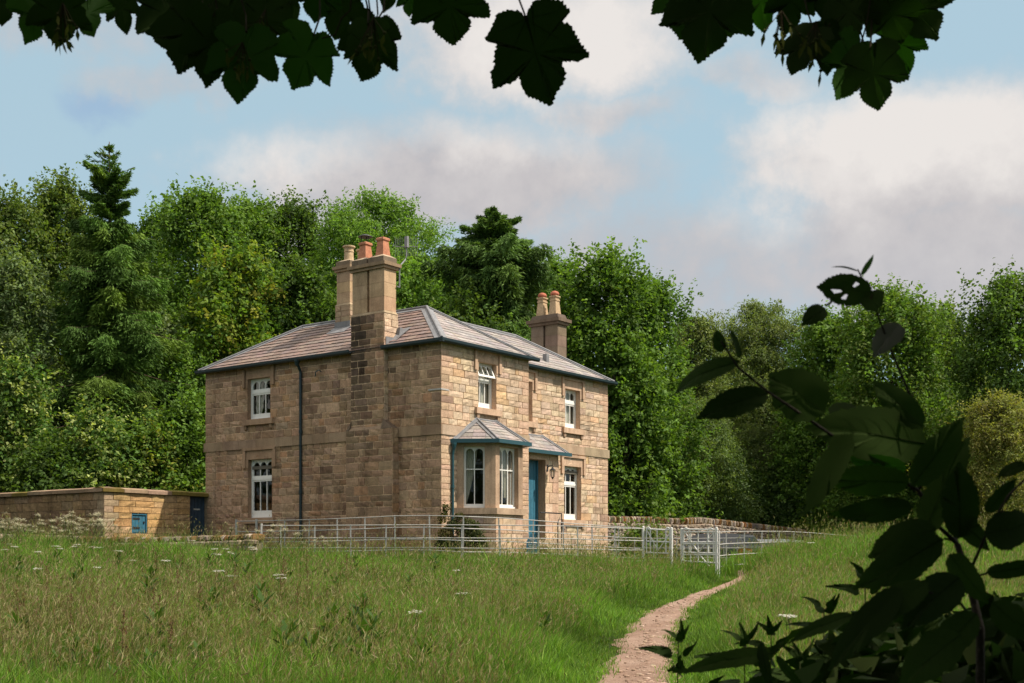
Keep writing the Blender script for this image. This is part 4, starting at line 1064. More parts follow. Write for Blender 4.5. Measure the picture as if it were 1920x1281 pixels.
def car(name, label, loc, rz, paint, Lc=4.2, Wc=1.76, Hc=1.5, est=True):
    t = thing(name, label, 'car', loc, rz, group='cars parked behind the gates')
    # stations along x (front at +): x, half width at sill, belt z, half width belt, roof z, half width roof
    h = Lc / 2; bz = .92 * Hc / 1.5
    st = [(-h, .74, .80, .70), (-h + .12, .86, .90, .84), (-h + .6, .88, .93, .87), (0, .88, .92, .87), (h - 1.2, .88, .90, .87), (h - .5, .86, .80, .83), (h - .1, .76, .66, .72), (h, .66, .52, .6)]
    mb = MB(); rings = []
    for x, ws, zb_, wb in st:
        zb_ *= Hc / 1.5
        r_ = [(x, -ws + .08, .20), (x, -ws, .32), (x, -ws - .01, .55), (x, -wb, zb_ - .05), (x, -wb + .07, zb_), (x, wb - .07, zb_), (x, wb, zb_ - .05), (x, ws + .01, .55), (x, ws, .32), (x, ws - .08, .20)]
        rings.append(r_)
    for a, b in zip(rings, rings[1:]):
        for i in range(10): mb.poly([a[i], a[(i + 1) % 10], b[(i + 1) % 10], b[i]])
    mb.poly(rings[0]); mb.poly(rings[-1][::-1])
    # greenhouse
    gx = [(-h + .08, bz - .02), (-h + .5, Hc - .06), (-h + 1.0, Hc), (.35, Hc - .01), (.6, Hc - .08), (1.25, bz - .02)]
    wr = lambda z: .80 - .20 * (z - bz) / (Hc - bz)
    for (x0, z0), (x1, z1) in zip(gx, gx[1:]):
        mb.poly([(x0, -wr(z0), z0), (x1, -wr(z1), z1), (x1, wr(z1), z1), (x0, wr(z0), z0)])
    for s in (-1, 1): mb.poly([(x, s * wr(z), z) for x, z in gx])
    mb.build('body', paint, t)
    gi = lambda x, z, s, e=.006: (x, s * (wr(z) + e), z)
    zt = Hc - .13
    for s in (-1, 1):
        for pts in ([(-h + .42, bz + .06), (-h + .62, zt), (-h + 1.15, zt), (-h + 1.15, bz + .06)], [(-h + 1.22, bz + .06), (-h + 1.22, zt), (-h + 2.1, zt), (-h + 2.1, bz + .05)], [(-h + 2.18, bz + .05), (-h + 2.18, zt), (.45, zt), (1.05, bz + .05)]):
            mb = MB(); mb.poly([gi(x, z, s) for x, z in pts]); mb.build('side_window', M_CG, t)
    mb = MB(); x0, z0, x1, z1 = -h + .17, bz + .12, -h + .44, Hc - .14
    mb.poly([(x0 - .01, -wr(z0) + .1, z0), (x0 - .01, wr(z0) - .1, z0), (x1 - .012, wr(z1) - .08, z1), (x1 - .012, -wr(z1) + .08, z1)]); mb.build('rear_window', M_CG, t)
    mb = MB(); mb.poly([(1.18, -.68, bz + .03), (1.18, .68, bz + .03), (.64, .56, Hc - .1), (.64, -.56, Hc - .1)]); mb.build('windscreen', M_CG, t)
    for s in (-1, 1):
        mb = MB(); mb.prism([(-h - .02, s * .48, .60), (-h - .02, s * .80, .60), (-h + .34, s * .90, .64), (-h + .30, s * .90, .90), (-h - .02, s * .78, .92), (-h - .02, s * .48, .88)], (.03, 0, 0)); mb.build('tail_lamp', M_RED, t)
        for x in (-h + .78, h - .82):
            mb = MB()
            for k_ in range(20):
                a, b = 2 * math.pi * k_ / 20, 2 * math.pi * (k_ + 1) / 20; c = (x, s * .90, .31)
                p = lambda th, r_, y: (c[0] + r_ * math.cos(th), y, c[2] + r_ * math.sin(th))
                mb.poly([p(a, .31, s * .90), p(b, .31, s * .90), p(b, .31, s * .72), p(a, .31, s * .72)]); mb.poly([p(a, .31, s * .90), p(b, .31, s * .90), p(b, .2, s * .895), p(a, .2, s * .895)])
            wh = mb.build('wheel', M_TYRE, t); mb = MB(); mb.poly([(c[0] + .2 * math.cos(2 * math.pi * k_ / 20), s * .894, .31 + .2 * math.sin(2 * math.pi * k_ / 20)) for k_ in range(20)]); mb.build('rim', M_RIM, wh)
    mb = MB(); mb.box(-h - .04, -h + .1, -.78, .78, .26, .48); mb.build('bumper', M_TYRE, t)
    return t
cp = P(1338, 1001, 51.5); car('parked_car', 'dark grey hatchback with a red tail lamp seen through the metal gates', (cp.x, cp.y, cp.z - 1.53), R(141), car_paint('graphite_paint', (.07, .075, .085)), Lc=4.0, Hc=1.53)
cp = P(1428, 1011.5, 54); car('parked_car', 'silver car beyond the grey hatchback with only its roof showing above the grass', (cp.x, cp.y, cp.z - 1.46), R(150), car_paint('silver_paint', (.45, .46, .47)), Lc=4.3, Hc=1.46)
# ================================================================== VEGETATION
def unit(v): return v / np.maximum(np.linalg.norm(v, axis=-1, keepdims=True), 1e-9)
def leaf_faces(p, nrm_, L_, W_, rng, long_dir=None, fold=.18):
    """rhombic leaves: centres p, normals, lengths, widths -> verts, quads"""
    n = len(p)
    d = rng.normal(size=(n, 3)) if long_dir is None else long_dir
    t = unit(d - nrm_ * np.sum(d * nrm_, -1, keepdims=True)); s = np.cross(nrm_, t)
    L_ = np.broadcast_to(L_, n)[:, None]; W_ = np.broadcast_to(W_, n)[:, None]
    up = nrm_ * (W_ * fold)
    V = np.stack([p - t * L_ * .5, p + s * W_ * .5 + up - t * L_ * .06, p + t * L_ * .5, p - s * W_ * .5 + up - t * L_ * .06], 1)
    return V.reshape(-1, 3), np.arange(4 * n).reshape(n, 4)
def leaf_cloud(blobs, rad, n, size, rng, palette, centre=None, aspect=.62, upb=.35, squash=.8, clump_var=.22, leaf_var=.26, shell=.5, droop=None):
    """leaves scattered through the outer part of many small clumps"""
    blobs = np.asarray(blobs); rad = np.asarray(rad); w = rad ** 2; idx = rng.choice(len(blobs), n, p=w / w.sum())
    d = unit(rng.normal(size=(n, 3))); c0 = blobs.mean(0) if centre is None else np.asarray(centre)
    out = unit(blobs[idx] - c0 + 1e-6); d = unit(d + out * .35 + np.array([0, 0, .15]))
    r_ = rad[idx] * (shell + (1 - shell) * rng.random(n) ** .7) * (1 + .55 * (rng.random(n) ** 4))
    p = blobs[idx] + d * r_[:, None] * np.array([1, 1, squash])
    nn = unit(d * .8 + rng.normal(size=(n, 3)) * .75 + np.array([0, 0, upb]))
    L_ = size * rng.uniform(.65, 1.3, n)
    ld = None
    if droop is not None: ld = rng.normal(size=(n, 3)) * .5 + np.array([0, 0, -droop])
    V, Q = leaf_faces(p, nn, L_, L_ * aspect, rng, ld)
    pal = np.asarray(palette) * 1.12; pw = rng.choice(len(pal), len(blobs)); pb = pal[pw] * (1 + rng.uniform(-clump_var, clump_var, (len(blobs), 1)))
    c = pb[idx] * (1 + rng.uniform(-leaf_var, leaf_var, (n, 1))) * (1 + rng.uniform(-.08, .08, (n, 3)))
    return V, Q, np.repeat(np.clip(c, .005, 1), 4, 0)
def shoots(blobs, rad, m, k, size, rng, palette, centre, aspect, droop):
    """leafy twigs that stick out of the clumps and make the outline ragged"""
    idx = rng.choice(len(blobs), m, p=rad ** 2 / (rad ** 2).sum()); out = unit(blobs[idx] - centre + 1e-6)
    d = unit(out * .7 + rng.normal(size=(m, 3)) * .55 + np.array([0, 0, .45 if droop is None else .2])); p0 = blobs[idx] + d * rad[idx][:, None] * .65
    L_ = rng.uniform(.35, 1.25, m) * (.45 + size * 3.2); sg = (rng.uniform(-.05, .3, m) if droop is None else rng.uniform(.35, .9, m) * droop) * L_
    s = np.linspace(.05, 1, k)[None, :, None]; p = p0[:, None] + d[:, None] * L_[:, None, None] * s - np.array([0, 0, 1.0]) * (sg[:, None, None] * s ** 2)
    p = (p + rng.normal(size=p.shape) * (.05 + size * .35) * (1.15 - s * .7)).reshape(-1, 3); n = len(p)
    nn = unit(np.repeat(d, k, 0) * .3 + rng.normal(size=(n, 3)) * .7 + np.array([0, 0, .6])); ln = size * rng.uniform(.6, 1.25, n)
    ld = np.repeat(d, k, 0) + rng.normal(size=(n, 3)) * .7 - np.array([0, 0, .4 if droop is None else droop])
    V, Q = leaf_faces(p, nn, ln, ln * aspect, rng, ld); pal = np.asarray(palette) * 1.25
    c = np.repeat(pal[rng.integers(len(pal), size=m)] * rng.uniform(.75, 1.35, (m, 1)), k, 0) * rng.uniform(.8, 1.2, (n, 1))
    return V, Q, np.repeat(np.clip(c, .005, 1), 4, 0)
def limbs(mb, base, top, targets, r0, rng, col=(.10, .08, .06), wob=.25):
    base, top = Vector(base), Vector(top); n = 6
    tr = [base.lerp(top, i / n) + Vector((rng.normal() * wob * (i / n), rng.normal() * wob * (i / n), 0)) for i in range(n + 1)]
    mb.tube(tr, r0, col, k=8, r1=r0 * .25)
    for q in targets:
        q = Vector(q); f = min(.95, max(.2, (q.z - base.z) / max(.1, top.z - base.z) - .22)); i = f * n; a = tr[int(i)].lerp(tr[min(n, int(i) + 1)], i - int(i))
        m = a.lerp(q, .5) + Vector((0, 0, .12 * (q - a).length)); mb.tube([a, m, q], r0 * .32 * (1 - f * .5), col, k=5, r1=r0 * .06)

G_MID = [(0.091, 0.162, 0.028), (0.076, 0.139, 0.022), (0.113, 0.185, 0.030), (0.084, 0.146, 0.030)]
G_YEL = [(0.063, 0.122, 0.023), (0.072, 0.132, 0.025), (0.135, 0.196, 0.028), (0.111, 0.181, 0.026), (0.163, 0.211, 0.029), (0.088, 0.160, 0.026), (0.186, 0.189, 0.031)]
G_DARK = [(0.053, 0.094, 0.020), (0.063, 0.110, 0.022), (0.046, 0.082, 0.020), (0.075, 0.117, 0.024)]
G_OLIVE = [(0.100, 0.141, 0.031), (0.080, 0.126, 0.029), (0.119, 0.156, 0.036), (0.068, 0.111, 0.027)]
G_GREY = [(0.119, 0.166, 0.066), (0.105, 0.151, 0.064), (0.140, 0.181, 0.075), (0.091, 0.136, 0.053)]
G_ASH = [(0.111, 0.199, 0.032), (0.095, 0.176, 0.029), (0.134, 0.222, 0.038), (0.103, 0.183, 0.036)]
G_SPR = [(0.067, 0.128, 0.025), (0.081, 0.150, 0.028), (0.057, 0.107, 0.023), (0.112, 0.175, 0.030)]
G_LARCH = [(.085, .150, .034), (.070, .125, .030), (.105, .17, .036), (.06, .105, .028)]
G_PALE = [(0.187, 0.246, 0.070), (0.083, 0.142, 0.032), (0.070, 0.129, 0.028), (0.058, 0.117, 0.028), (0.257, 0.297, 0.104)]
G_BIRCH = [(0.118, 0.157, 0.053), (0.134, 0.172, 0.060), (0.101, 0.138, 0.046), (0.148, 0.175, 0.066)]
G_HAW = [(.17, .185, .05), (.14, .16, .042), (.20, .205, .06), (.13, .12, .035)]
G_OCHRE = [(0.148, 0.160, 0.026), (0.105, 0.146, 0.026), (0.078, 0.133, 0.024)]

def envelope(shape, f, rng):
    """relative radius of the crown at relative height f (0 bottom, 1 top)"""
    if shape == 'round': return np.sqrt(np.clip(1 - (2 * f - 1) ** 2 * np.where(f > .5, 1, .55), 0, 1))
    if shape == 'dome': return np.where(f < .4, .8 + .5 * f, np.clip(1 - (np.maximum(f - .4, 0) / .6) ** 2.0, 0, 1) ** .62)
    if shape == 'column': return np.where(f < .6, .85 + .25 * f, np.clip(1 - ((f - .6) / .4) ** 1.5, 0, 1) ** .7)
    if shape == 'spire': return np.clip(1 - f, 0, 1) ** .75 * .95 + .04
    return 1 - f * .6
def tree(name, label, px, top, hw_, Y, pal, shape='dome', seed=0, base_py=None, leaf=.19, dens=4.2, size_b=(.09, .17), aspect=.62, droop=None, nb=None, mat=None, cap=46000, cat='tree', group=None, deep=.75, tops=0, clump_var=.30, trunk_col=(.10, .08, .06), up=.35):
    rng = np.random.default_rng(1000 + seed)
    x = (px - 960) / F * Y; zg = gz1(x, Y); zt = EYE + (HZ - top) / F * Y; zb = zg if base_py is None else max(zg, EYE + (HZ - base_py) / F * Y)
    rad = hw_ / F * Y * (1.22 if hw_ > 65 and cat == 'tree' else 1.08); H = zt - zb
    t = thing(name, label, cat, (x, Y, zg), group=group); off = np.array([0, 0, zb - zg])
    nb = int((nb or np.clip(26 * H / max(rad, .5) + 30, 34, 150)) * 2.5)
    f = rng.random(nb) ** .9 * .97 + .01; th = rng.uniform(0, 2 * np.pi, nb)
    lump = 1 + .17 * np.sin(th * 2 + f * 4 + rng.uniform(0, 6)) + .17 * np.sin(th * 3 + f * 9 + rng.uniform(0, 6))
    rr = rad * envelope(shape, f, rng) * lump * np.where(rng.random(nb) < .75, rng.uniform(.72, 1.0, nb), rng.uniform(.1, .7, nb))
    br = rad * rng.uniform(*size_b, nb) * 2.0 * (.75 + .4 * (1 - f))
    br = np.clip(br * .82, .25, 1.3)
    k = .88
    C_ = np.stack([rr * np.cos(th) * k, rr * np.sin(th) * deep * k, f * (H - br * .8)], -1) + off
    if tops:   # ragged leaders on the skyline
        tops *= 2; a = rng.uniform(0, 2 * np.pi, tops); q = rng.random(tops) ** .5 * rad * .75
        ff = np.sqrt(np.clip(1 - (q / rad) ** 2, 0, 1)); zt_ = H * (.78 + .24 * ff * rng.uniform(.8, 1.05, tops))
        T_ = np.stack([q * np.cos(a), q * np.sin(a) * deep, np.minimum(zt_, H * .99)], -1) + off
        for dz, rr_ in ((-.35, .2), (-.9, .34), (-1.6, .5)): C_ = np.concatenate([C_, T_ + np.array([0, 0, dz])]); br = np.concatenate([br, np.full(tops, rr_) * rng.uniform(.8, 1.2, tops)])
    area = 2 * hw_ * (H / Y * F) ; lp = (leaf * F / Y) ** 2 * aspect * .5
    n = int(min(cap * 2.2, dens * area / lp * 1.5))
    V, Q, c = leaf_cloud(C_, br, int(n * .7), leaf, rng, pal, centre=off + np.array([0, 0, H * .4]), aspect=aspect, droop=droop, clump_var=clump_var, upb=up)
    V2, Q2, c2 = shoots(C_, br, int(n * .55 / 13), 13, leaf, rng, pal, off + np.array([0, 0, H * .35]), aspect, droop)
    np_mesh('crown', np.concatenate([V, V2]), np.concatenate([Q, Q2 + len(V)]), mat or M_LEAF, t, np.concatenate([c, c2]))
    mb = MB(); sel = rng.choice(len(C_), min(14, len(C_)), replace=False)
    limbs(mb, (0, 0, -.3), (0, 0, (zt - zg) * .86), [C_[i] for i in sel], max(.06, min(.3, rad * .055)), rng, trunk_col)
    mb.build('trunk', M_BARK, t, smooth=True)
    return t
def conifer(name, label, px, top, hw_, Y, pal, seed, base_py=None, whorls=34, flat=False, cap=60000, spray=(.30, .075), tipd=.55):
    """spruce: whorled boughs that sweep out and droop, hung with sprays"""
    rng = np.random.default_rng(2000 + seed); x = (px - 960) / F * Y; zg = gz1(x, Y); zt = EYE + (HZ - top) / F * Y; rad = hw_ / F * Y; H = zt - zg
    z0 = 0 if base_py is None else max(0, EYE + (HZ - base_py) / F * Y - zg)
    t = thing(name, label, 'tree', (x, Y, zg)); mb = MB(); mb.tube([(0, 0, -.3), (.05, 0, H * .5), (0, 0, H * .995)], .24, (.11, .075, .05), k=8, r1=.015)
    P_, D_, Cc = [], [], []; pal = np.asarray(pal)
    for w in range(whorls):
        f = (w + rng.random() * .6) / whorls; z_w = z0 + (H - z0) * (1 - (1 - f) ** 1.12) * .985
        if flat: R_w = rad * min(1, .16 + .84 * (max(0, 1 - f) / .28) ** .75) * rng.uniform(.75, 1.2) * rng.uniform(.75, 1.1) * (1 if f < .93 else .6)
        else: R_w = rad * ((1 - f) ** .66 * 1.12 + .01) * rng.uniform(.72, 1.2)
        if f > .93 and not flat: R_w = max(R_w * .8, .14)
        nbr = rng.integers(5, 8) + (3 if flat else 0)
        for k in range(nbr):
            a = 2 * np.pi * (k + rng.random() * .8) / nbr + w; L_ = R_w * rng.uniform(.5, 1.15); z = z_w + rng.normal() * (.22 if flat else .1)
            kf = float(sst(.6, .97, f)) * (.6 if flat else 1); s = np.linspace(0, 1, 7); sag = -L_ * (.34 - .28 * kf) * s ** 1.3 + L_ * .16 * s ** 3 + (-.04 + .32 * kf) * L_ * s
            bx = np.stack([np.cos(a) * L_ * s, np.sin(a) * L_ * s, z + sag], -1)
            mb.tube(bx[::2], max(.012, .045 * (1 - f)), (.12, .085, .055), k=4, r1=.006)
            m = int(max(60, (200 + 1150 * L_ / max(rad, 1e-3)))); m = 34 if f > .9 and not flat else m; tf = 1.0 if f < .86 or flat else .55
            u = rng.random(m) ** .75; side = rng.normal(size=m) * .17 * L_ * (1 - u * .6) + rng.normal(size=m) * .05 * tf
            p = np.stack([np.interp(u, s, bx[:, i]) for i in range(3)], -1)
            p += np.stack([-np.sin(a) * side, np.cos(a) * side, -np.abs(rng.normal(size=m)) * (.10 + .085 * L_) * (.4 if f > .8 else 1) - np.abs(side) * .35], -1)
            d = np.stack([np.cos(a) * .6 - np.sin(a) * side * 2, np.sin(a) * .6 + np.cos(a) * side * 2, -np.full(m, tipd if f < .8 else -.1)], -1) + rng.normal(size=(m, 3)) * .3
            P_.append(p); D_.append(unit(d)); cb = pal[rng.integers(len(pal))] * rng.uniform(.75, 1.4)
            cc = np.repeat(cb[None], m, 0) * (1 + rng.uniform(-.25, .3, (m, 1))) * np.where(rng.random((m, 1)) < .12, 1.5, 1); Cc.append(cc)
    p = np.concatenate(P_); d = np.concatenate(D_); c = np.concatenate(Cc)
    if len(p) > cap: sel = rng.choice(len(p), cap, replace=False); p, d, c = p[sel], d[sel], c[sel]
    nn = unit(rng.normal(size=p.shape) + np.array([0, 0, .6])); nn = unit(nn - d * np.sum(nn * d, -1, keepdims=True))
    L_ = spray[0] * rng.uniform(.6, 1.4, len(p)); V, Q = leaf_faces(p, nn, L_, np.full(len(p), spray[1]) * rng.uniform(.7, 1.4, len(p)), rng, d)
    np_mesh('crown', V, Q, M_NEEDLE, t, np.repeat(np.clip(c, .004, 1), 4, 0)); mb.build('trunk', M_BARK, t, smooth=True)

# ---- the wood behind the house, back to front
tree('broadleaf_tree', 'olive green tree on the skyline at the far left edge of the photo', 12, 366, 85, 57, G_OLIVE, 'dome', 1, tops=9, base_py=800)
tree('broadleaf_tree', 'loose olive tree rising left of the pointed spruce', 112, 336, 72, 59, G_OLIVE, 'dome', 2, tops=9, base_py=800)
tree('broadleaf_tree', 'mid green tree filling the gap right of the pointed spruce', 300, 396, 70, 62, G_MID, 'dome', 3, tops=6, base_py=800)
tree('broadleaf_tree', 'tall green sycamore with ragged top right of the pointed spruce', 378, 350, 92, 58, G_MID, 'dome', 4, tops=12, base_py=850)
tree('broadleaf_tree', 'green tree with two narrow leaders left of the ash dome', 470, 372, 70, 63, G_MID, 'dome', 5, tops=8, base_py=850)
tree('broadleaf_tree', 'dark green tree tucked against the left of the ash dome', 553, 372, 80, 65, G_DARK, 'dome', 6, tops=10, base_py=800)
tree('ash_tree', 'broad rounded bright green ash dome rising behind the front chimney', 712, 361, 142, 60, G_ASH, 'dome', 7, base_py=760, leaf=.17, aspect=.42, droop=.7, size_b=(.075, .13), clump_var=.15, cap=60000, nb=170)
conifer('conifer_tree', 'dark drooping conifer with a broad ragged top right of the ash dome', 925, 388, 112, 54, G_LARCH, 8, base_py=780, whorls=34, flat=True, spray=(.26, .055), cap=230000)
tree('broadleaf_tree', 'small green tree on the skyline just behind the right hand chimney', 1043, 484, 58, 62, G_MID, 'dome', 9, tops=6, base_py=860)
tree('sycamore_tree', 'tall column of sycamore rising right of the right hand chimney', 1130, 472, 98, 57, G_MID, 'column', 10, tops=12, leaf=.21, cap=60000, clump_var=.3)
tree('sycamore_tree', 'sycamore sloping down to the right beside the tall sycamore column', 1218, 522, 78, 59, G_MID + G_YEL[:2], 'column', 11, tops=9, cap=50000)
tree('birch_tree', 'thin grey topped birch at the dip in the skyline', 1304, 586, 62, 66, G_BIRCH, 'dome', 12, leaf=.12, aspect=.6, droop=.8, tops=8)
tree('birch_tree', 'big grey green weeping birch in the middle of the right hand wood', 1425, 560, 98, 70, G_BIRCH, 'dome', 13, leaf=.125, aspect=.55, droop=1.1, size_b=(.10, .17), nb=170, cap=80000, clump_var=.12, tops=8)
tree('broadleaf_tree', 'green tree right of the big weeping birch', 1548, 588, 78, 65, G_MID, 'dome', 14, tops=12)
tree('broadleaf_tree', 'spreading green tree behind the tall foreground twig', 1676, 540, 118, 61, G_MID + G_OLIVE[:1], 'dome', 15, tops=16, cap=60000)
tree('broadleaf_tree', 'lower tree between the spreading green tree and the dark right hand oak', 1772, 580, 75, 67, G_OLIVE, 'dome', 16, tops=6)
tree('oak_tree', 'dark green oak at the right hand edge of the photo', 1893, 516, 108, 56, G_DARK + G_MID[:1], 'dome', 17, tops=8, cap=60000)
conifer('spruce_tree', 'tall pointed spruce towering over the wood left of the house', 205, 262, 172, 48, G_SPR, 18, whorls=44, cap=290000, spray=(.22, .045))
tree('ash_tree', 'grey green young ash at the left edge in front of the skyline trees', 22, 480, 74, 47, G_GREY, 'dome', 19, tops=5, leaf=.17, aspect=.45)
tree('broadleaf_tree', 'yellowing sycamore between the spruce and the roof of the house', 440, 462, 112, 52, G_YEL, 'dome', 20, tops=6, leaf=.2, cap=56000)
tree('broadleaf_tree', 'shaded dark tree behind the left slope of the roof', 570, 500, 92, 53, G_DARK + G_MID[:1], 'dome', 21, leaf=.2)
tree('broadleaf_tree', 'leafy green undergrowth tree directly behind the front chimney', 745, 500, 120, 54, G_ASH + G_MID[:1], 'dome', 22, base_py=760, leaf=.18)
tree('broadleaf_tree', 'low green tree behind the right end of the roof ridge', 880, 560, 95, 52, G_DARK + G_LARCH[:1], 'dome', 23, base_py=780, leaf=.18)
tree('broadleaf_tree', 'bright green sycamore close against the right end of the house', 1172, 640, 78, 56, G_MID, 'column', 24, leaf=.21, base_py=968)
tree('willow_bush', 'olive grey willow bush behind the dry stone wall', 1302, 752, 92, 62, G_OLIVE + G_GREY[:2], 'dome', 25, leaf=.13, aspect=.4, droop=.9, cap=60000, clump_var=.14, nb=140, size_b=(.1, .17))
tree('broadleaf_tree', 'blue green sapling in front of the weeping birch', 1490, 730, 95, 69, G_GREY, 'dome', 26, leaf=.16)
tree('hawthorn_tree', 'yellow green hawthorn at the right edge beyond the foreground leaves', 1872, 742, 92, 50, G_HAW, 'dome', 27, leaf=.12, aspect=.5, cap=50000, size_b=(.10, .2), nb=70, tops=7, droop=.5)
tree('broadleaf_tree', 'grey leaved willow leaning over the wall beside the dark thicket', 1430, 800, 62, 67, G_BIRCH, 'round', 28, leaf=.13, aspect=.4, droop=.9)
for i, (px, top, hw_, Y, pal, lab) in enumerate([
        (28, 668, 62, 44.5, G_PALE, 'tall shrub with pale flowering tips at the far left behind the garden wall'),
        (170, 772, 72, 43.5, G_PALE, 'shrub with pale flowering tips under the spruce'),
        (100, 835, 75, 42.6, G_DARK, 'dark glossy shrub low behind the garden wall'),
        (292, 800, 58, 44.5, G_OCHRE + G_MID, 'ochre tinged bush behind the small blue hatch'),
        (352, 748, 52, 45.5, G_MID, 'green shrub close to the left corner of the house'),
        (345, 640, 75, 50, G_MID + G_YEL[:1], 'mid green bush between the spruce and the house corner'),
        (300, 600, 55, 51, G_GREY, 'small grey leaved willow right of the spruce'),
        (1545, 895, 48, 64.9, [(.11, .17, .06), (.14, .20, .08), (.08, .13, .04)], 'bright pale leaved elder behind the wall right of the dark thicket'),
        (1478, 905, 42, 65.5, [(.13, .19, .07), (.16, .22, .09), (.09, .14, .045)], 'pale leaved shrub between the dark thicket and the bright elder'),
        (1618, 925, 45, 66, [(.12, .17, .07), (.10, .15, .05), (.08, .12, .05)], 'grey green shrub right of the bright elder above the mossy wall end'),
        (1205, 988, 52, 47.5, [(.08, .13, .03), (.10, .15, .035), (.12, .13, .05)], 'tall weeds growing in front of the dry stone wall right of the house'),
        (1455, 880, 60, 66, G_DARK, 'dark thicket in deep shade behind the dry stone wall'),
        (1640, 880, 75, 71, G_GREY, 'greyish bramble bank behind the foreground leaves'),
        (1760, 860, 85, 60, G_MID, 'green shrub in front of the dark oak'),
        (1600, 760, 80, 68, G_DARK, 'dark shrub at the foot of the spreading green tree'),
        (1705, 740, 90, 64, G_GREY + G_MID[:1], 'grey green shrub below the spreading tree'),
        (1166, 932, 22, 55.5, G_OLIVE, 'small bush at the right hand corner of the house'),
        (1220, 860, 70, 60, G_DARK, 'dark laurel in the shade beside the willow bush'),
        (1365, 860, 60, 65, G_DARK, 'dark elder at the back of the thicket'),
        (640, 560, 80, 55, G_DARK, 'dark bush behind the cream chimney pot'),
        (235, 470, 95, 58, G_MID, 'green tree half hidden behind the spruce'),
        (20, 560, 75, 52, G_MID, 'mid green tree behind the young ash at the left edge')]):
    tree('leafy_shrub', lab, px, top, hw_, Y, pal, 'round' if i % 3 else 'dome', 60 + i, leaf=.16, cap=26000, cat='shrub', tops=4, size_b=(.1, .2))
tree('ivy_clump', 'yellow green ivy spilling over the dry stone wall', 1540, 980, 40, 63.3, [(.13, .19, .025), (.16, .21, .03), (.11, .16, .03)], 'dome', 90, leaf=.12, cap=7000, cat='ivy', base_py=1003, deep=.5)
for i, (x, y, h, r_) in enumerate(((-9, -9, 13, 5), (-1, -12, 14, 5.5), (8, -11, 13, 5), (15, -4, 13, 4.5), (-15, -2, 12, 4.5), (-24, 22, 11, 4.5), (-27, 33, 13, 4.5), (-23, 43, 13, 4.5))):
    px, Yv = 960, 10  # unseen trees added to block sky light and fill the window reflections
    rng = np.random.default_rng(700 + i); t = thing('broadleaf_tree', ('unseen tree added behind the camera to block sky light', 'unseen tree added left of the meadow for the window reflections')[i > 4], 'tree', (x, y, gz1(x, y)), group=('unseen trees added behind the camera', 'unseen trees added left of the meadow')[i > 4])
    f = rng.random(90); th = rng.uniform(0, 6.28, 90); rr = r_ * envelope('dome', f, rng) * rng.uniform(.4, 1, 90)
    B = np.stack([rr * np.cos(th), rr * np.sin(th), 1.2 + f * (h - 2.2)], -1); V, Q, c = leaf_cloud(B, rng.uniform(.8, 1.4, 90), 9000, .34, rng, G_DARK, shell=.3); np_mesh('crown', V, Q, M_LEAF, t, c)
    mb = MB(); limbs(mb, (0, 0, -.3), (0, 0, h * .8), [B[k] for k in range(8)], .28, rng); mb.build('trunk', M_BARK, t, smooth=True)
# the wooded hillside far behind reads as one mass
def far_wood():
    rng = np.random.default_rng(5); n = 260; x = rng.uniform(-70, 90, n); y = rng.uniform(74, 112, n)
    top = np.interp(960 + x / y * F, [-400, 0, 260, 700, 1000, 1250, 1340, 1700, 1920, 2400], [405, 410, 425, 410, 510, 605, 640, 590, 580, 580])
    zmax = EYE + (HZ - top) / F * y; zg = gz(x, y)
    B, Rr = [], []
    for i in range(n):
        h = max(3.0, zmax[i] - zg[i]) * rng.uniform(.75, 1.0)
        for k in range(9):
            B.append((x[i] + rng.normal() * 1.8, y[i] + rng.normal() * 1.2, zg[i] + h * (.15 + .85 * rng.random() ** .6) - 1.2)); Rr.append(rng.uniform(.8, 1.7))
    V, Q, c = leaf_cloud(B, Rr, 90000, .42, rng, G_DARK + G_MID[:2], centre=(0, 90, 0))
    tag(np_mesh('distant_wood', V, Q, M_LEAF, None, c), 'dark wooded hillside seen through gaps between the trees', 'woodland', kind='stuff')
far_wood()

# ---- climbing shrub at the foot of the bay
def corner_shrub():
    rng = np.random.default_rng(77); c = hw(.35, -.45); t = thing('climbing_shrub', 'dark straggly shrub growing round the downpipe below the bay window', 'shrub', (c.x, c.y, gz1(c.x, c.y)))
    o = Vector(t.location); B, Rr = [], []
    for px, py, r_ in ((836, 952, .13), (832, 975, .18), (838, 1000, .24), (852, 985, .2), (866, 992, .22), (878, 985, .22), (886, 1000, .26), (872, 1012, .26), (894, 1012, .24), (848, 1020, .28), (862, 970, .14), (902, 1020, .2), (832, 1020, .22), (834, 962, .12), (890, 985, .14)):
        p = P(px, py, 32.75) - o; B.append(tuple(p)); Rr.append(r_)
    V, Q, cc = leaf_cloud(B, Rr, 5200, .075, rng, [(.05, .06, .018), (.065, .07, .022), (.04, .05, .016), (.085, .07, .025)], aspect=.45, shell=.2)
    np_mesh('foliage', V, Q, M_LEAF, t, cc); mb = MB()
    for b in B[::2]: mb.tube([(0, 0, 0), (b[0] * .5, b[1], b[2] * .5), b], .015, (.09, .065, .04), k=5, r1=.005)
    mb.build('stem', M_BARK, t)
corner_shrub()

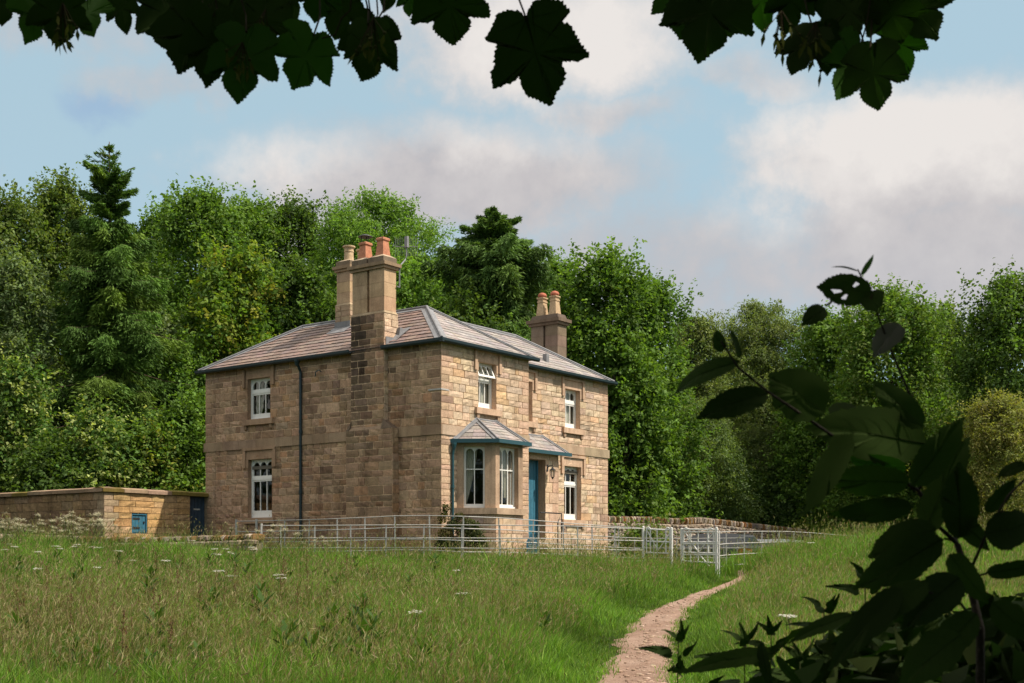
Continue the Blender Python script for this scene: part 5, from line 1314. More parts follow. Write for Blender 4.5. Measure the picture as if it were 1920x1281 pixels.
# ---- meadow grass
def inside_house(x, y):
    dx, dy = x - CX, y - CY; a = dx * UA[0] + dy * UA[1]; b = dx * UB[0] + dy * UB[1]
    return ((a > -.3) & (a < 10) & (b > -.05) & (b < 10)) | ((a > .5) & (a < 3.2) & (b > -1)) & (b < 1)
def wob(x, y, s, k):
    return (np.sin(x * s + k) * np.sin(y * s * 1.3 + k * 2.1) + .6 * np.sin(x * s * 2.3 + y * s * 1.1 + k * 3) + .4 * np.sin(y * s * 3.7 - x * s * 1.9 + k)) / 2.0
def meadow():
    rng = np.random.default_rng(12); n = 1250000
    u = rng.random(n); y0, y1 = 8.6, 47.0; e = -.15
    y = (y0 ** e + u * (y1 ** e - y0 ** e)) ** (1 / e)
    x = rng.uniform(-1, 1, n) * (.45 * y + 2.6)
    side = x > np.interp(y, PY, PC)
    keep = (path_d(x, y) > np.where(side, .35 + .3 * np.clip(.5 + wob(x, y, 2.3, 2), 0, 1), .55 + .25 * wob(x, y, 2.1, 5)) + .55 * rng.random(n)) & ~inside_house(x, y) & ~((y > 37) & (x < 3)) & ~((y > 39) & (x < 9))
    keep &= ~((path_d(x, y) < .8) & (rng.random(n) < .45))
    bare = np.clip(wob(x, y, 5.3, 1.7) + .5 * wob(x, y, 11.0, 4.4), 0, 2); keep &= rng.random(n) > .85 * np.clip(bare * 1.3 - .25, 0, 1)
    keep &= ~((x < -10) & (y > 34.5))
    x, y = x[keep], y[keep]; n = len(x); z = gz(x, y)
    pd = path_d(x, y) * np.interp(y, PY, PW); short = sst(1.05, .1, pd - np.interp(y, PY, PW)) * (y < PY[-3])
    dry = np.clip(.04 + .45 * wob(x, y, .55, 1.3) + .25 * wob(x, y, 1.7, 4), 0, 1); dry = np.clip(dry + .25 * sst(-2, -6, x) * sst(20, 12, y) + .08 * (x > 1) * sst(16, 24, y), 0, 1)
    lush = np.clip(.5 + .6 * wob(x, y, .8, 7), 0, 1); tuss = np.clip(wob(x, y, 4.1, 3) * 1.2, 0, 1) * np.clip(.5 + wob(x, y, .9, 11), 0, 1)
    kind = rng.random(n); rus = np.exp(-((x + 4.6) / 2.6) ** 2 - ((y - 16.5) / 4.0) ** 2) * np.clip(.55 + .6 * wob(x, y, 1.9, 9), 0, 1) + .35 * np.exp(-((x + 6.5) / 2.5) ** 2 - ((y - 12) / 2.5) ** 2); seed = (kind < .05 + .12 * dry + .12 * rus) & (short < .5); pn = 6
    h = np.where(seed, rng.uniform(.30, .62, n) + .38 * rng.random(n) ** 5, rng.uniform(.12, .44, n) * (.72 + .4 * lush + .8 * tuss)) * (1 - .78 * short) * (1 + .36 * sst(24, 29, y))
    h *= 1 - .25 * sst(34, 40, y)
    w = np.where(seed, rng.uniform(.0018, .0028, n), rng.uniform(.0032, .0068, n)) * np.clip(y / 18, .85, 1.7)
    a = rng.uniform(0, 2 * np.pi, n); lean = h * np.where(seed, rng.uniform(.05, .4, n), rng.uniform(.15, .75, n)); la = rng.normal(0.4, 1.9, n)
    dx, dy = np.cos(la) * lean, np.sin(la) * lean; sx, sy = np.cos(a) * w, np.sin(a) * w
    p0 = np.stack([x, y, z - .02], -1); mid = p0 + np.stack([dx * .32, dy * .32, h * .62], -1); tip = p0 + np.stack([dx, dy, h * (1 - .12 * np.minimum(1, lean / h) ** 2)], -1); s = np.stack([sx, sy, 0 * sx], -1)
    V = np.stack([p0 - s, p0 + s, mid + s * .8, mid - s * .8, tip], 1).reshape(-1, 3)
    i = np.arange(n)[:, None] * 5; Q = np.concatenate([i, i + 1, i + 2, i + 3], 1); T = np.concatenate([i + 3, i + 2, i + 4], 1)
    g = np.array([(.104, .208, .026), (.132, .242, .036), (.083, .174, .024), (.168, .246, .050), (.107, .19, .048)])[rng.integers(5, size=n)]
    g = g * np.array([1.12, 1.08, 1.0]) * (1 + rng.uniform(-.5, .42, (n, 1))); br = np.array([(.21, .17, .085), (.17, .125, .06), (.25, .21, .115), (.14, .09, .05)])[rng.integers(4, size=n)]
    isd = rng.random(n) < np.where(seed, .22, .015 + .12 * dry ** 2); brn = rng.random(n) < .30 * rus; br = np.where(brn[:, None], np.array([(.13, .075, .045)]) * rng.uniform(.7, 1.4, (n, 1)), br); isd = isd | brn; h_ = h; col = np.where(isd[:, None], br, g) * (.62 + .6 * lush[:, None]) * (1 + .25 * tuss[:, None])
    cols = np.repeat(col, 5, 0)
    # seed heads: a slim tuft of three blades at each flowering tip
    k = np.nonzero(seed)[0]; m = len(k); tp = tip[k]; d = unit(tip[k] - mid[k]); VV, QQ, CCs = [], [], []
    for r_ in range(3):
        nn = unit(rng.normal(size=(m, 3))); nn = unit(nn - d * np.sum(nn * d, -1, keepdims=True)); L_ = rng.uniform(.035, .10, m); dd = d + rng.normal(size=(m, 3)) * .3 + np.array([.35, 0, -.3]) * rng.random((m, 1))
        v, q = leaf_faces(tp - d * (L_ * .15 * r_)[:, None], nn, L_, rng.uniform(.005, .010, m) * np.clip(y[k] / 18, .8, 1.5), rng, dd); VV.append(v); QQ.append(q + r_ * 4 * m)
        pc_ = np.where(brn[k][:, None], np.array([(.16, .095, .06)]), np.array([(.30, .25, .13), (.24, .20, .10), (.36, .31, .18), (.20, .13, .08), (.20, .23, .07)])[rng.integers(5, size=m)]) * (1 + rng.uniform(-.2, .2, (m, 1))); CCs.append(np.repeat(pc_, 4, 0))
    off = len(V); VV = np.concatenate(VV); QQ = np.concatenate(QQ) + off
    o = np_mesh('meadow_grass', np.concatenate([V, VV]), [Q, T, QQ], M_GRASS, None, np.concatenate([cols, np.concatenate(CCs)]))
    tag(o, 'long mixed green and straw coloured grass of the meadow', 'grass', kind='stuff')
meadow()

def share(root, kids, loc, rz, sc, label, cat, group):
    r_ = root.copy(); COL.objects.link(r_); r_.location = loc; r_.rotation_euler = (0, 0, rz); r_.scale = (sc,) * 3
    for c in kids:
        d = c.copy(); COL.objects.link(d); d.parent = r_
    return r_
def umbel_plant(seed, h, flat):
    rng = np.random.default_rng(seed); t = thing('cow_parsley', 'x', 'flower'); mb = MB(); kids = []
    heads = [(0, 0, h)] + [(rng.normal() * .16, rng.normal() * .16, h * rng.uniform(.68, .95)) for _ in range(0 if flat else 5)]
    for hx, hy, hz in heads:
        fl = MB(); st = Vector((0, 0, hz * .45)); mb.tube([(0, 0, -.05), (0, 0, hz * .45), (hx, hy, hz - .07)], .004, (.10, .13, .04), k=4)
        for k in range(9):
            a = 2 * math.pi * k / 9 + rng.random(); r_ = (.055 if flat else .05) * (1 if k % 3 else .35) * rng.uniform(.8, 1.2); q = Vector((hx + math.cos(a) * r_, hy + math.sin(a) * r_, hz + rng.uniform(-.006, .006) - (0 if flat else r_ * .3)))
            mb.tube([(hx, hy, hz - .07), q], .0015, (.12, .15, .05), k=3)
            for j in range(6):
                v = q + Vector((rng.normal() * .016, rng.normal() * .016, rng.normal() * (.004 if flat else .016))); s = .013 if flat else .017
                fl.poly([v + Vector((s, 0, .002)), v + Vector((0, s, 0)), v + Vector((-s, 0, .002)), v + Vector((0, -s, 0))], (.74, .72, .64) if flat else (.72, .69, .50))
        kids.append(fl.build('flower_head', M_PETAL, t))
    return t, [mb.build('stem', M_GRASS, t)] + kids
rngp = random.Random(9)
up, uk = umbel_plant(3, .95, False)
first = True
lab_c = 'frothy cream cow parsley standing in the long grass before the garden wall'
for i in range(22):
    px = rngp.choice([rngp.uniform(5, 60), rngp.uniform(70, 105), rngp.uniform(100, 190), rngp.uniform(5, 190)]); Y = rngp.uniform(28.5, 31.5); p = on_ground(px, Y); sc = rngp.uniform(.8, 1.25)
    if first: up.location = p; up.scale = (sc,) * 3; up.rotation_euler = (0, 0, 1); o = up; first = False
    else: o = share(up, uk, p, rngp.uniform(0, 6), sc, None, None, None)
    tag(o, lab_c, 'flower', 'cow parsley before the garden wall')
for i, (px, Y) in enumerate(((512, 30.5), (525, 30.2), (424, 30.4), (604, 29.9))):
    o = share(up, uk, on_ground(px, Y), i, 1.15 if i < 3 else .9, None, None, None); tag(o, ['cow parsley in front of the thick railing end post', 'cow parsley just right of the railing end post', 'cow parsley before the end of the low mossy wall', 'cow parsley in front of the dark downpipe on the side wall'][i], 'flower')
yp, yk = umbel_plant(4, .62, True); first = True
spots = [(72, 1035), (28, 1023), (18, 1022), (106, 1028), (112, 1027), (138, 1026), (144, 1024), (173, 1028), (183, 1032), (224, 1038), (249, 1054), (183, 1061), (361, 1016), (402, 1030), (424, 1028), (437, 1037), (431, 1036), (471, 1028), (403, 1042), (476, 1034), (311, 1058), (410, 1046), (409, 1077), (433, 1080), (522, 1084), (526, 1083), (857, 1067), (780, 1160), (70, 1071), (10, 1032), (866, 1118), (1475, 1156), (1480, 1154), (1520, 1022), (1655, 1064)]
for px, py in spots:
    # the flower top is on this row: find the depth where grass height puts it
    best = min(np.arange(11, 33, .1), key=lambda Y: abs(gz1((px - 960) / F * Y, Y) + .62 - (EYE + (HZ - py) / F * Y)))
    p = on_ground(px, float(best)); sc = rngp.uniform(.95, 1.1)
    if first: yp.location = p; o = yp; first = False
    else: o = share(yp, yk, p, rngp.uniform(0, 6), sc, None, None, None)
    o.name = 'white_yarrow'; tag(o, 'flat white yarrow head standing above the meadow grass', 'flower', 'white flower heads in the meadow')
def dock(seed):
    rng = np.random.default_rng(seed); t = thing('dock_plant', 'x', 'plant'); mb = MB()
    mb.tube([(0, 0, -.05), (.01, .02, .5), (.03, .0, 1.0)], .006, (.10, .055, .035), k=5, r1=.002); a = mb.build('stem', M_GRASS, t)
    n = 120; z = rng.uniform(.42, 1.0, n); p = np.stack([rng.normal(size=n) * .014 * (1.25 - z) * 2 + .02 * z, rng.normal(size=n) * .022 * (1.25 - z) * 2, z], -1)
    V, Q = leaf_faces(p, unit(rng.normal(size=(n, 3))), .025, .016, rng); c = np.array([(.16, .095, .055), (.20, .125, .07), (.12, .072, .045)])[rng.integers(3, size=n)]
    b = np_mesh('seed_head', V, Q, M_GRASS, t, np.repeat(c, 4, 0))
    n = 20; ang = rng.uniform(0, 6.3, n); d = np.stack([np.cos(ang), np.sin(ang), rng.uniform(.1, .9, n)], -1); L_ = rng.uniform(.16, .36, n); p = d * L_[:, None] * .6 + np.stack([0 * ang, 0 * ang, rng.uniform(.05, .4, n)], -1)
    nn = unit(np.stack([-np.cos(ang) * .6, -np.sin(ang) * .6, np.full(n, 1.0)], -1)); V, Q = leaf_faces(p, nn, L_, L_ * .3, rng, d); c_ = np_mesh('leaves', V, Q, M_GRASS, t, np.repeat(np.array([(.05, .10, .025)]) * rng.uniform(.8, 1.3, (n, 1)), 4, 0))
    return t, [a, b, c_]
dp, dk = dock(5); first = True
dspots = [(180, 1110), (250, 1160), (262, 1120), (285, 1140), (300, 1150), (47, 1130), (30, 1150), (575, 1055), (578, 1090), (615, 1100), (440, 1110), (420, 1125), (316, 1210), (375, 1130), (130, 1140), (345, 1120), (240, 1110), (1144, 1060), (490, 1080), (530, 1070), (560, 1120), (90, 1100), (215, 1130), (640, 1060), (700, 1050)] + [(rngp.gauss(230, 130), rngp.gauss(1150, 40)) for _ in range(10)] + [(rngp.uniform(380, 700), rngp.uniform(1045, 1110)) for _ in range(6)]
dspots = [(px, py) for px, py in dspots if 5 < px < 900]
for px, py in dspots:
    best = min(np.arange(9.5, 31, .1), key=lambda Y: abs(gz1((px - 960) / F * Y, Y) + .6 - (EYE + (HZ - py) / F * Y))); p = on_ground(px, float(best)); sc = rngp.uniform(.55, .9)
    if first: dp.location = p; dp.scale = (sc,) * 3; o = dp; first = False
    else: o = share(dp, dk, p, rngp.uniform(0, 6), sc, None, None, None)
    tag(o, 'brown seeding dock stalk standing in the left of the meadow' if px < 660 else 'brown seeding dock stalk in the grass before the railings', 'plant', 'dock stalks in the meadow')

def weed(seed):
    rng = np.random.default_rng(seed); t = thing('broad_leaved_weed', 'x', 'plant'); n = 34; ang = rng.uniform(0, 6.3, n); el = rng.uniform(.25, 1.6, n); d = unit(np.stack([np.cos(ang), np.sin(ang), el], -1)); L_ = rng.uniform(.09, .21, n); h0 = rng.random(n) ** 1.2 * .46
    p = d * L_[:, None] * .5 + np.stack([0 * ang, 0 * ang, h0], -1); nn = unit(np.stack([-np.cos(ang) * el, -np.sin(ang) * el, np.full(n, 1.0)], -1)); V, Q = leaf_faces(p, nn, L_, L_ * .36, rng, d, .25)
    a = np_mesh('leaves', V, Q, M_LEAF, t, np.repeat(np.array([(.05, .10, .02)]) * rng.uniform(.6, 1.3, (n, 1)), 4, 0)); mb = MB(); mb.tube([(0, 0, -.05), (.01, 0, .25), (.0, .01, .5)], .008, (.06, .09, .03), k=5, r1=.003); return t, [a, mb.build('stem', M_GRASS, t)]
wp, wk = weed(6); first = True
for i in range(64):
    px = rngp.choice([rngp.uniform(10, 420), rngp.uniform(10, 1050), rngp.uniform(450, 700)]); py = rngp.uniform(1050, 1235)
    best = min(np.arange(9.5, 31, .1), key=lambda Y: abs(gz1((px - 960) / F * Y, Y) + .4 - (EYE + (HZ - py) / F * Y))); p = on_ground(px, float(best)); sc = rngp.uniform(.7, 1.25)
    if path_d(p.x, p.y) < 1.6: continue
    if first: wp.location = p; wp.scale = (sc,) * 3; o = wp; first = False
    else: o = share(wp, wk, p, rngp.uniform(0, 6), sc, None, None, None)
    tag(o, 'dark green broad leaved weed clump poking out of the meadow grass', 'plant', 'weed clumps in the meadow')
# loose stones along the right side of the path
def pebbles():
    rng = np.random.default_rng(8); mb = MB(); r2 = random.Random(4)
    for k in range(700):
        y = 11 + 13 * rng.random() ** 1.6; s = rng.normal() * .45 + .35
        if abs(s) > 1.15: continue
        x = float(np.interp(y, PY, PC) + s * np.interp(y, PY, PW)); r_ = .008 + .022 * rng.random() ** 2.5; c = jit(((.40, .28, .205), (.33, .225, .16), (.46, .34, .26))[k % 3], r2, .15)
        rock(mb, Vector((x, y, gz1(x, y) + .022)), Vector((1, 0, 0)), Vector((0, 1, 0)), Vector((0, 0, 1)), r_, r_ * .8, r_ * .5, c, r2)
    tag(mb.build('path_gravel', M_STONE), 'loose pale stones along the trodden path', 'gravel', kind='stuff')
pebbles()
# ================================================================== FOREGROUND LEAVES
def smooth_noise(v, s, k): return math.sin(v[0] * s + k) * math.cos(v[1] * s * 1.2 + k * 1.7)
SYC_R = [(0, 0), (.04, -.07), (.15, -.15), (.30, -.14), (.42, -.04), (.51, .09), (.43, .12), (.37, .17), (.46, .25), (.51, .37), (.54, .50), (.58, .65), (.46, .65), (.36, .635), (.24, .60), (.275, .71), (.23, .83), (.12, .93), (0, 1.04)]
def syc_outline(rng, rag=.03, deep=1.0):
    pts = []
    L_ = [(-x, y) for x, y in SYC_R[::-1]]
    for x, y in SYC_R + L_[1:-1]:
        pts.append((x * rng.uniform(.94, 1.06), y + rng.uniform(-.02, .02)))
    return serrate(pts, .022, .055)
def ov_outline(rng, w=.32, tip=.16):
    pts = []; n = 14; k = rng.uniform(.9, 1.1)
    for i in range(n + 1):
        t = i / n; x = w * 1.95 * t ** (.52 * k) * (1 - t) ** .72 if 0 < t < 1 else 0
        if t > .86: x *= .62 + .38 * (1 - t) / .14
        pts.append((x * rng.uniform(.95, 1.05), t))
    pts[-1] = (0, 1.04); pts[0] = (0, 0)
    return serrate(pts + [(-x * rng.uniform(.9, 1.05), y) for x, y in pts[-2:0:-1]], .022, .062)
def nettle_outline(rng):
    pts = [(0, 0), (.10, .02), (.18, .1), (.20, .22), (.17, .42), (.10, .68), (.04, .88), (0, 1.03)]
    return serrate(pts + [(-x, y) for x, y in pts[-2:0:-1]], .035, .08)
def serrate(pts, amp, step):
    out = []; n = len(pts); ar = sum(a[0] * b[1] - b[0] * a[1] for a, b in zip(pts, pts[1:] + pts[:1])); sg = 1 if ar > 0 else -1
    for a, b in zip(pts, pts[1:] + pts[:1]):
        dx, dy = b[0] - a[0], b[1] - a[1]; L_ = math.hypot(dx, dy); k = max(1, round(L_ / step)); nx, ny = dy / L_ * sg, -dx / L_ * sg
        for i in range(k):
            t = i / k; out.append((a[0] + dx * t, a[1] + dy * t))
            if k > 1 or L_ > step * .6: t2 = (i + .72) / k; am = amp * random.uniform(.25, 1.5); out.append((a[0] + dx * t2 + nx * am, a[1] + dy * t2 + ny * am))
    return out
LEAFCOL = [(.030, .052, .012), (.025, .044, .010), (.034, .058, .013)]
def big_leaf(name, parent, attach, tip, outline, width=1.0, tilt=(0, 0), curl=.15, rng=random, col=None, ribs=(), mat=None, droop=.0, holes=()):
    """one large leaf blade between two points in space; tilt turns it about its own axes"""
    o = Vector(parent.location) if parent else Vector(); a, t = Vector(attach), Vector(tip); ax = t - a; L_ = ax.length; ax.normalize()
    vw = (Vector((0, 0, EYE)) - (a + t) / 2).normalized(); nn = (vw - ax * vw.dot(ax)).normalized()
    nn = Matrix.Rotation(tilt[0], 3, ax) @ nn; side = ax.cross(nn)
    k = rng.uniform(0, 6); cy = .2 if outline[0] == (0, 0) and min(q[1] for q in outline) < -.05 else .42
    n = len(outline); lv = (.3, .62, .86, 1.0); pts = [(0, cy)] + [(x * f * width, cy + (y - cy) * f) for f in lv for x, y in outline]
    def zz(x, y): return curl * (-(x * x) * .9 + .25 * abs(x) - (y - .45) ** 2 * .6) + .02 * math.sin(7 * x + k) * math.cos(6 * y + k) - droop * y * y
    fs = [(0, 1 + i, 1 + (i + 1) % n) for i in range(n)] + [(1 + r_ * n + i, 1 + (r_ + 1) * n + i, 1 + (r_ + 1) * n + (i + 1) % n, 1 + r_ * n + (i + 1) % n) for r_ in range(3) for i in range(n)]
    for hx, hy, hr in holes:
        fs = [f for f in fs if ((sum(pts[i][0] for i in f) / len(f) - hx) ** 2 + (sum(pts[i][1] for i in f) / len(f) - hy) ** 2) > hr * hr]
    me = bpy.data.meshes.new(name); me.from_pydata([tuple(a - o + side * (x * L_) + ax * (y * L_) + nn * (zz(x, y) * L_)) for x, y in pts], [], fs)
    c = col or tuple(v * g for v, g in zip(jit(rng.choice(LEAFCOL), rng, .15), ((1.5, 2.1, 1.3) if rng.random() < .42 and Vector(attach).z > EYE + .10 else (1, 1, 1)))); at = me.attributes.new('col', 'FLOAT_COLOR', 'POINT'); cc = np.ones((len(me.vertices), 4), np.float32); cc[:, :3] = c; at.data.foreach_set('color', cc.ravel())  # some higher leaves greener: light shining through is put into their colour
    me.polygons.foreach_set('use_smooth', np.ones(len(me.polygons), bool))
    ob = link_mesh(name, me, parent, mat or M_NEAR)
    if ribs:
        mb = MB()
        for path, r_ in ribs:
            pp = []
            for x, y in path:
                x *= width
                z = zz(x, y)
                pp.append(a - o + side * (x * L_) + ax * (y * L_) + nn * (z * L_ + .0008))
            mb.tube(pp, r_ * L_, tuple(v * .6 for v in c), k=5, r1=r_ * L_ * .3)
        mb.build('vein', M_NEAR, ob)
    return ob
SYC_RIBS = [([(0, 0), (0, .3), (0, .6), (0, .96)], .006), ([(0, .02), (.25, .3), (.5, .58)], .005), ([(0, .02), (-.25, .3), (-.5, .58)], .005), ([(0, .01), (.22, .04), (.42, .05)], .004), ([(0, .01), (-.22, .04), (-.42, .05)], .004)]
OV_RIBS = [([(0, 0), (0, .5), (0, .97)], .006)] + [([(0, .12 + .13 * i), (s * .14, .2 + .13 * i), (s * .24 * (1 - .1 * i), .30 + .13 * i)], .0016) for i in range(5) for s in (-1, 1)]

# ---- the sycamore the photographer stands under
TX, TY = 4.2, -3.2
syc = thing('sycamore_tree', 'dark overhanging sycamore whose leaves hang into the top of the photo', 'tree', (TX, TY, gz1(TX, TY)))
SO = Vector(syc.location)
mb = MB(); mb.tube([(0, 0, -.3), (-.1, .1, 2.0), (-.2, .3, 4.5), (-.4, .6, 7.5)], .34, (.11, .09, .07), k=14, r1=.12); mb.build('trunk', M_BARK, syc, smooth=True)
mb = MB()
for q in ((-2.0, 3.6, 4.6), (-4.4, 3.9, 4.9), (-6.2, 3.4, 5.4), (.3, 4.6, 4.9), (2.6, 3.4, 5.4), (4.0, 1.0, 6.0), (-3.0, -1.5, 6.5), (1.5, -2.5, 6.5)):
    q = Vector(q); a = Vector((-.15, .2, q.z * .62)); mb.tube([a, a.lerp(q, .45) + Vector((0, 0, .5)), q], .10, (.10, .08, .065), k=8, r1=.02)
mb.build('branch', M_BARK, syc, smooth=True)
def canopy():
    rng = np.random.default_rng(31); B, Rr = [], []
    while len(B) < 210:
        p = np.array([rng.uniform(-5.5, 11), rng.uniform(-6.5, 3.2), rng.uniform(3.9, 8.8)])
        r_ = rng.uniform(.5, .9)
        if p[2] - 1.1 * r_ - EYE < .47 * max(p[1] + r_, 0) + .25: continue
        if ((p[0] - 3.2) / 8.5) ** 2 + ((p[1] + 1.6) / 5.0) ** 2 + ((p[2] - 5.6) / 3.6) ** 2 > 1: continue
        B.append(p - np.array(SO)); Rr.append(r_)
    V, Q, c = leaf_cloud(B, Rr, 46000, .19, rng, G_DARK, aspect=.85, shell=.2, upb=.9)
    np_mesh('crown', V, Q, M_LEAF, syc, c)
canopy()
rl = random.Random(17)
def syc_leaf(ax_, ay, tx, ty, Y, w=1.0, tilt=0.0, dY=0.0, curl=.18, ribs=(), col=None, pet=True):
    a, t = P(ax_, ay, Y), P(tx, ty, Y + dY)
    return a, big_leaf('leaf', syc, a, t, syc_outline(rl), w, (tilt, 0), curl, rl, col, ribs)
def petiole(a, b, r_=.0016, parent=None):
    pet = MB(); a, b = Vector(a), Vector(b); m = a.lerp(b, .5) + Vector((.004, .01, -.006)); pet.tube([a - SO, m - SO, b - SO], r_, (.035, .03, .018), k=5); pet.build('petiole', M_NEAR, parent or syc)
# the single big leaf
a = syc_leaf(986, 33, 1029, 190, 1.95, 1.06, .12, .03, .12, SYC_RIBS); petiole(a[0], P(962, -30, 1.93), .0016, a[1])
LV = [  # attach px, tip px, depth, width, tilt
    (8, -35, 3, 46, 2.1, .9, .5), (108, -10, 112, 84, 2.05, 1.15, .2), (70, -15, 52, 76, 2.1, .8, -.5), (160, 0, 172, 62, 2.15, .9, .5), (222, -20, 236, 60, 2.2, .75, .3),
    (300, -25, 318, 92, 2.1, .8, .3), (380, 10, 336, 130, 2.0, .95, .3), (400, 30, 388, 160, 1.95, .8, -.2), (440, -30, 410, 90, 2.1, 1.1, -.2),
    (462, 60, 446, 186, 1.95, .85, .15), (500, -20, 480, 110, 2.05, .9, .3), (535, -40, 500, 58, 2.2, .9, -.4),
    (588, 66, 550, 164, 2.0, 1.05, -.2), (645, -25, 628, 72, 2.25, 1.0, .3), (690, 45, 694, 140, 2.0, .95, .25), (706, 40, 680, 150, 2.05, 1.0, -.3), (600, -50, 590, 40, 2.2, 1.0, .1), (540, -30, 543, 32, 2.1, .6, .5),
    (838, -42, 850, 82, 2.1, 1.15, -.1), (770, -30, 767, 30, 2.2, .7, .4), (745, -60, 720, 20, 2.2, .7, -.3),
    (1345, -45, 1310, 110, 2.05, 1.0, .2), (1360, -30, 1372, 70, 2.1, .9, -.3), (1300, -60, 1275, 70, 2.1, .9, .4), (1425, -40, 1432, 58, 2.15, .8, .2), (1490, -40, 1475, 62, 2.1, .9, -.2),
    (1525, 55, 1484, 136, 2.0, 1.0, .5), (1545, 50, 1552, 140, 2.05, .75, -.3), (1560, -50, 1545, 35, 2.1, 1.0, .1), (1632, 92, 1646, 202, 1.95, .98, .1), (1615, 80, 1572, 182, 2.0, .75, -.4), (1680, 40, 1700, 142, 2.05, .8, .3),
    (1660, -10, 1690, 80, 2.0, 1.1, .2), (1690, -20, 1754, 70, 2.05, .95, -.2), (1715, -45, 1742, 18, 2.1, .9, .2), (1600, -35, 1585, 92, 2.05, .8, .3), (1640, -60, 1640, 50, 2.15, 1.2, 0)]
for q in LV:
    a = syc_leaf(q[0], q[1], q[2], q[3], q[4], q[5], q[6], rl.uniform(-.05, .05), rl.uniform(.1, .3))
    petiole(a[0], P(q[0] + rl.uniform(-25, 25), min(q[1] - 40, -25), q[4] + rl.uniform(.0, .15)), .0016, a[1])
for x0, y0, x1, y1 in ((604, 72, 640, 35), (700, 48, 705, -20), (690, 52, 688, -20), (1540, 58, 1556, 44), (1622, 95, 1600, 55), (1628, 95, 1612, 55), (640, 35, 660, -20)): petiole(P(x0, y0, 2.0), P(x1, y1, 2.0), .0014)
mb = MB()   # twigs linking the hanging leaves with the limbs above the frame
for x0, y0, x1, Y in ((-40, -30, 330, 2.1), (330, -35, 720, 2.1), (720, -45, 990, 2.05), (1270, -40, 1500, 2.1), (1500, -45, 1760, 2.08)):
    a, b = P(x0, y0, Y) - SO, P(x1, y0 - 8, Y) - SO; c = (a + b) / 2 + Vector((0, .5, 1.3)); mb.tube([c + Vector((.3, 1.0, 1.0)), c, b + Vector((0, 0, .05)), (a + b) / 2, a], .008, (.05, .04, .03), k=6, r1=.003)
mb.build('twig', M_BARK, syc)
def seeds(px, py, Y, n, spread, seed):
    rng = np.random.default_rng(seed); mb = MB(); c = P(px, py, Y) - SO
    for k in range(n):
        p = c + Vector((rng.normal() * spread, rng.normal() * spread, rng.normal() * spread - .01)); d = Vector((rng.normal() * .4, rng.normal() * .3, -1)).normalized(); s = d.cross(Vector((rng.normal(), 1, 0))).normalized(); L_ = .026
        mb.tube([c + Vector((0, 0, .03)), p], .0007, (.04, .03, .015), k=3)
        mb.poly([p, p + d * L_ * .5 + s * .0035, p + d * L_, p + d * L_ * .55 - s * .0035], (.09, .10, .02))
        mb.lathe([(.0, -.004), (.0035, 0), (.0, .004)], tuple(p), (.06, .07, .02), k=6)
    mb.build('seed_cluster', M_NEAR, syc)
seeds(1466, 55, 2.0, 14, .012, 1); seeds(455, 115, 1.93, 12, .012, 2); seeds(700, 68, 1.96, 12, .010, 3); seeds(118, 40, 2.0, 12, .012, 4); seeds(498, 52, 2.0, 10, .014, 5); seeds(1530, 75, 1.97, 12, .012, 6)

# ---- broad leaved shrub close on the right
YS = 1.45
gx_, gy_ = (1840 - 960) / F * YS, YS
shrub = thing('elm_shrub', 'dark wych elm shrub with big toothed leaves close on the right of the photo', 'shrub', (gx_, gy_, gz1(gx_, gy_))); BO = Vector(shrub.location)
def stem(parent, o, pts, r0, r1, name='stem', col=(.03, .024, .016)):
    mb = MB(); mb.tube([Vector(p) - o for p in pts], r0, col, k=7, r1=r1); return mb.build(name, M_BARK, parent, smooth=True)
Q_ = lambda px, py, dy=0.0: P(px, py, YS + dy)
gb = Vector((gx_, gy_, gz1(gx_, gy_) - .05))
stem(shrub, BO, [gb, P(1838, 1400, YS), Q_(1838, 1180), Q_(1815, 1080), Q_(1795, 1020)], .0062, .0038)
stem(shrub, BO, [Q_(1795, 1020), Q_(1758, 985), Q_(1722, 920), Q_(1660, 880), Q_(1580, 830, -.02), Q_(1500, 775, -.04), Q_(1440, 735, -.05), Q_(1385, 690, -.06), Q_(1352, 640, -.07)], .0027, .0011)
stem(shrub, BO, [Q_(1795, 1020), Q_(1765, 930, .05), Q_(1735, 840, .05), Q_(1708, 745, .06), Q_(1672, 660, .06), Q_(1640, 575, .06), Q_(1618, 525, .06), Q_(1608, 505, .06)], .0021, .0009)
stem(shrub, BO, [Q_(1815, 1080), Q_(1850, 1000, -.1), Q_(1890, 930, -.12), Q_(1950, 870, -.1)], .002, .0011)
stem(shrub, BO, [Q_(1838, 1180), Q_(1800, 1130, -.1), Q_(1740, 1110, -.12)], .002, .0011)
stem(shrub, BO, [Q_(1735, 850, .03), Q_(1735, 900, .0), Q_(1722, 920)], .002, .0015)
rs = random.Random(23)
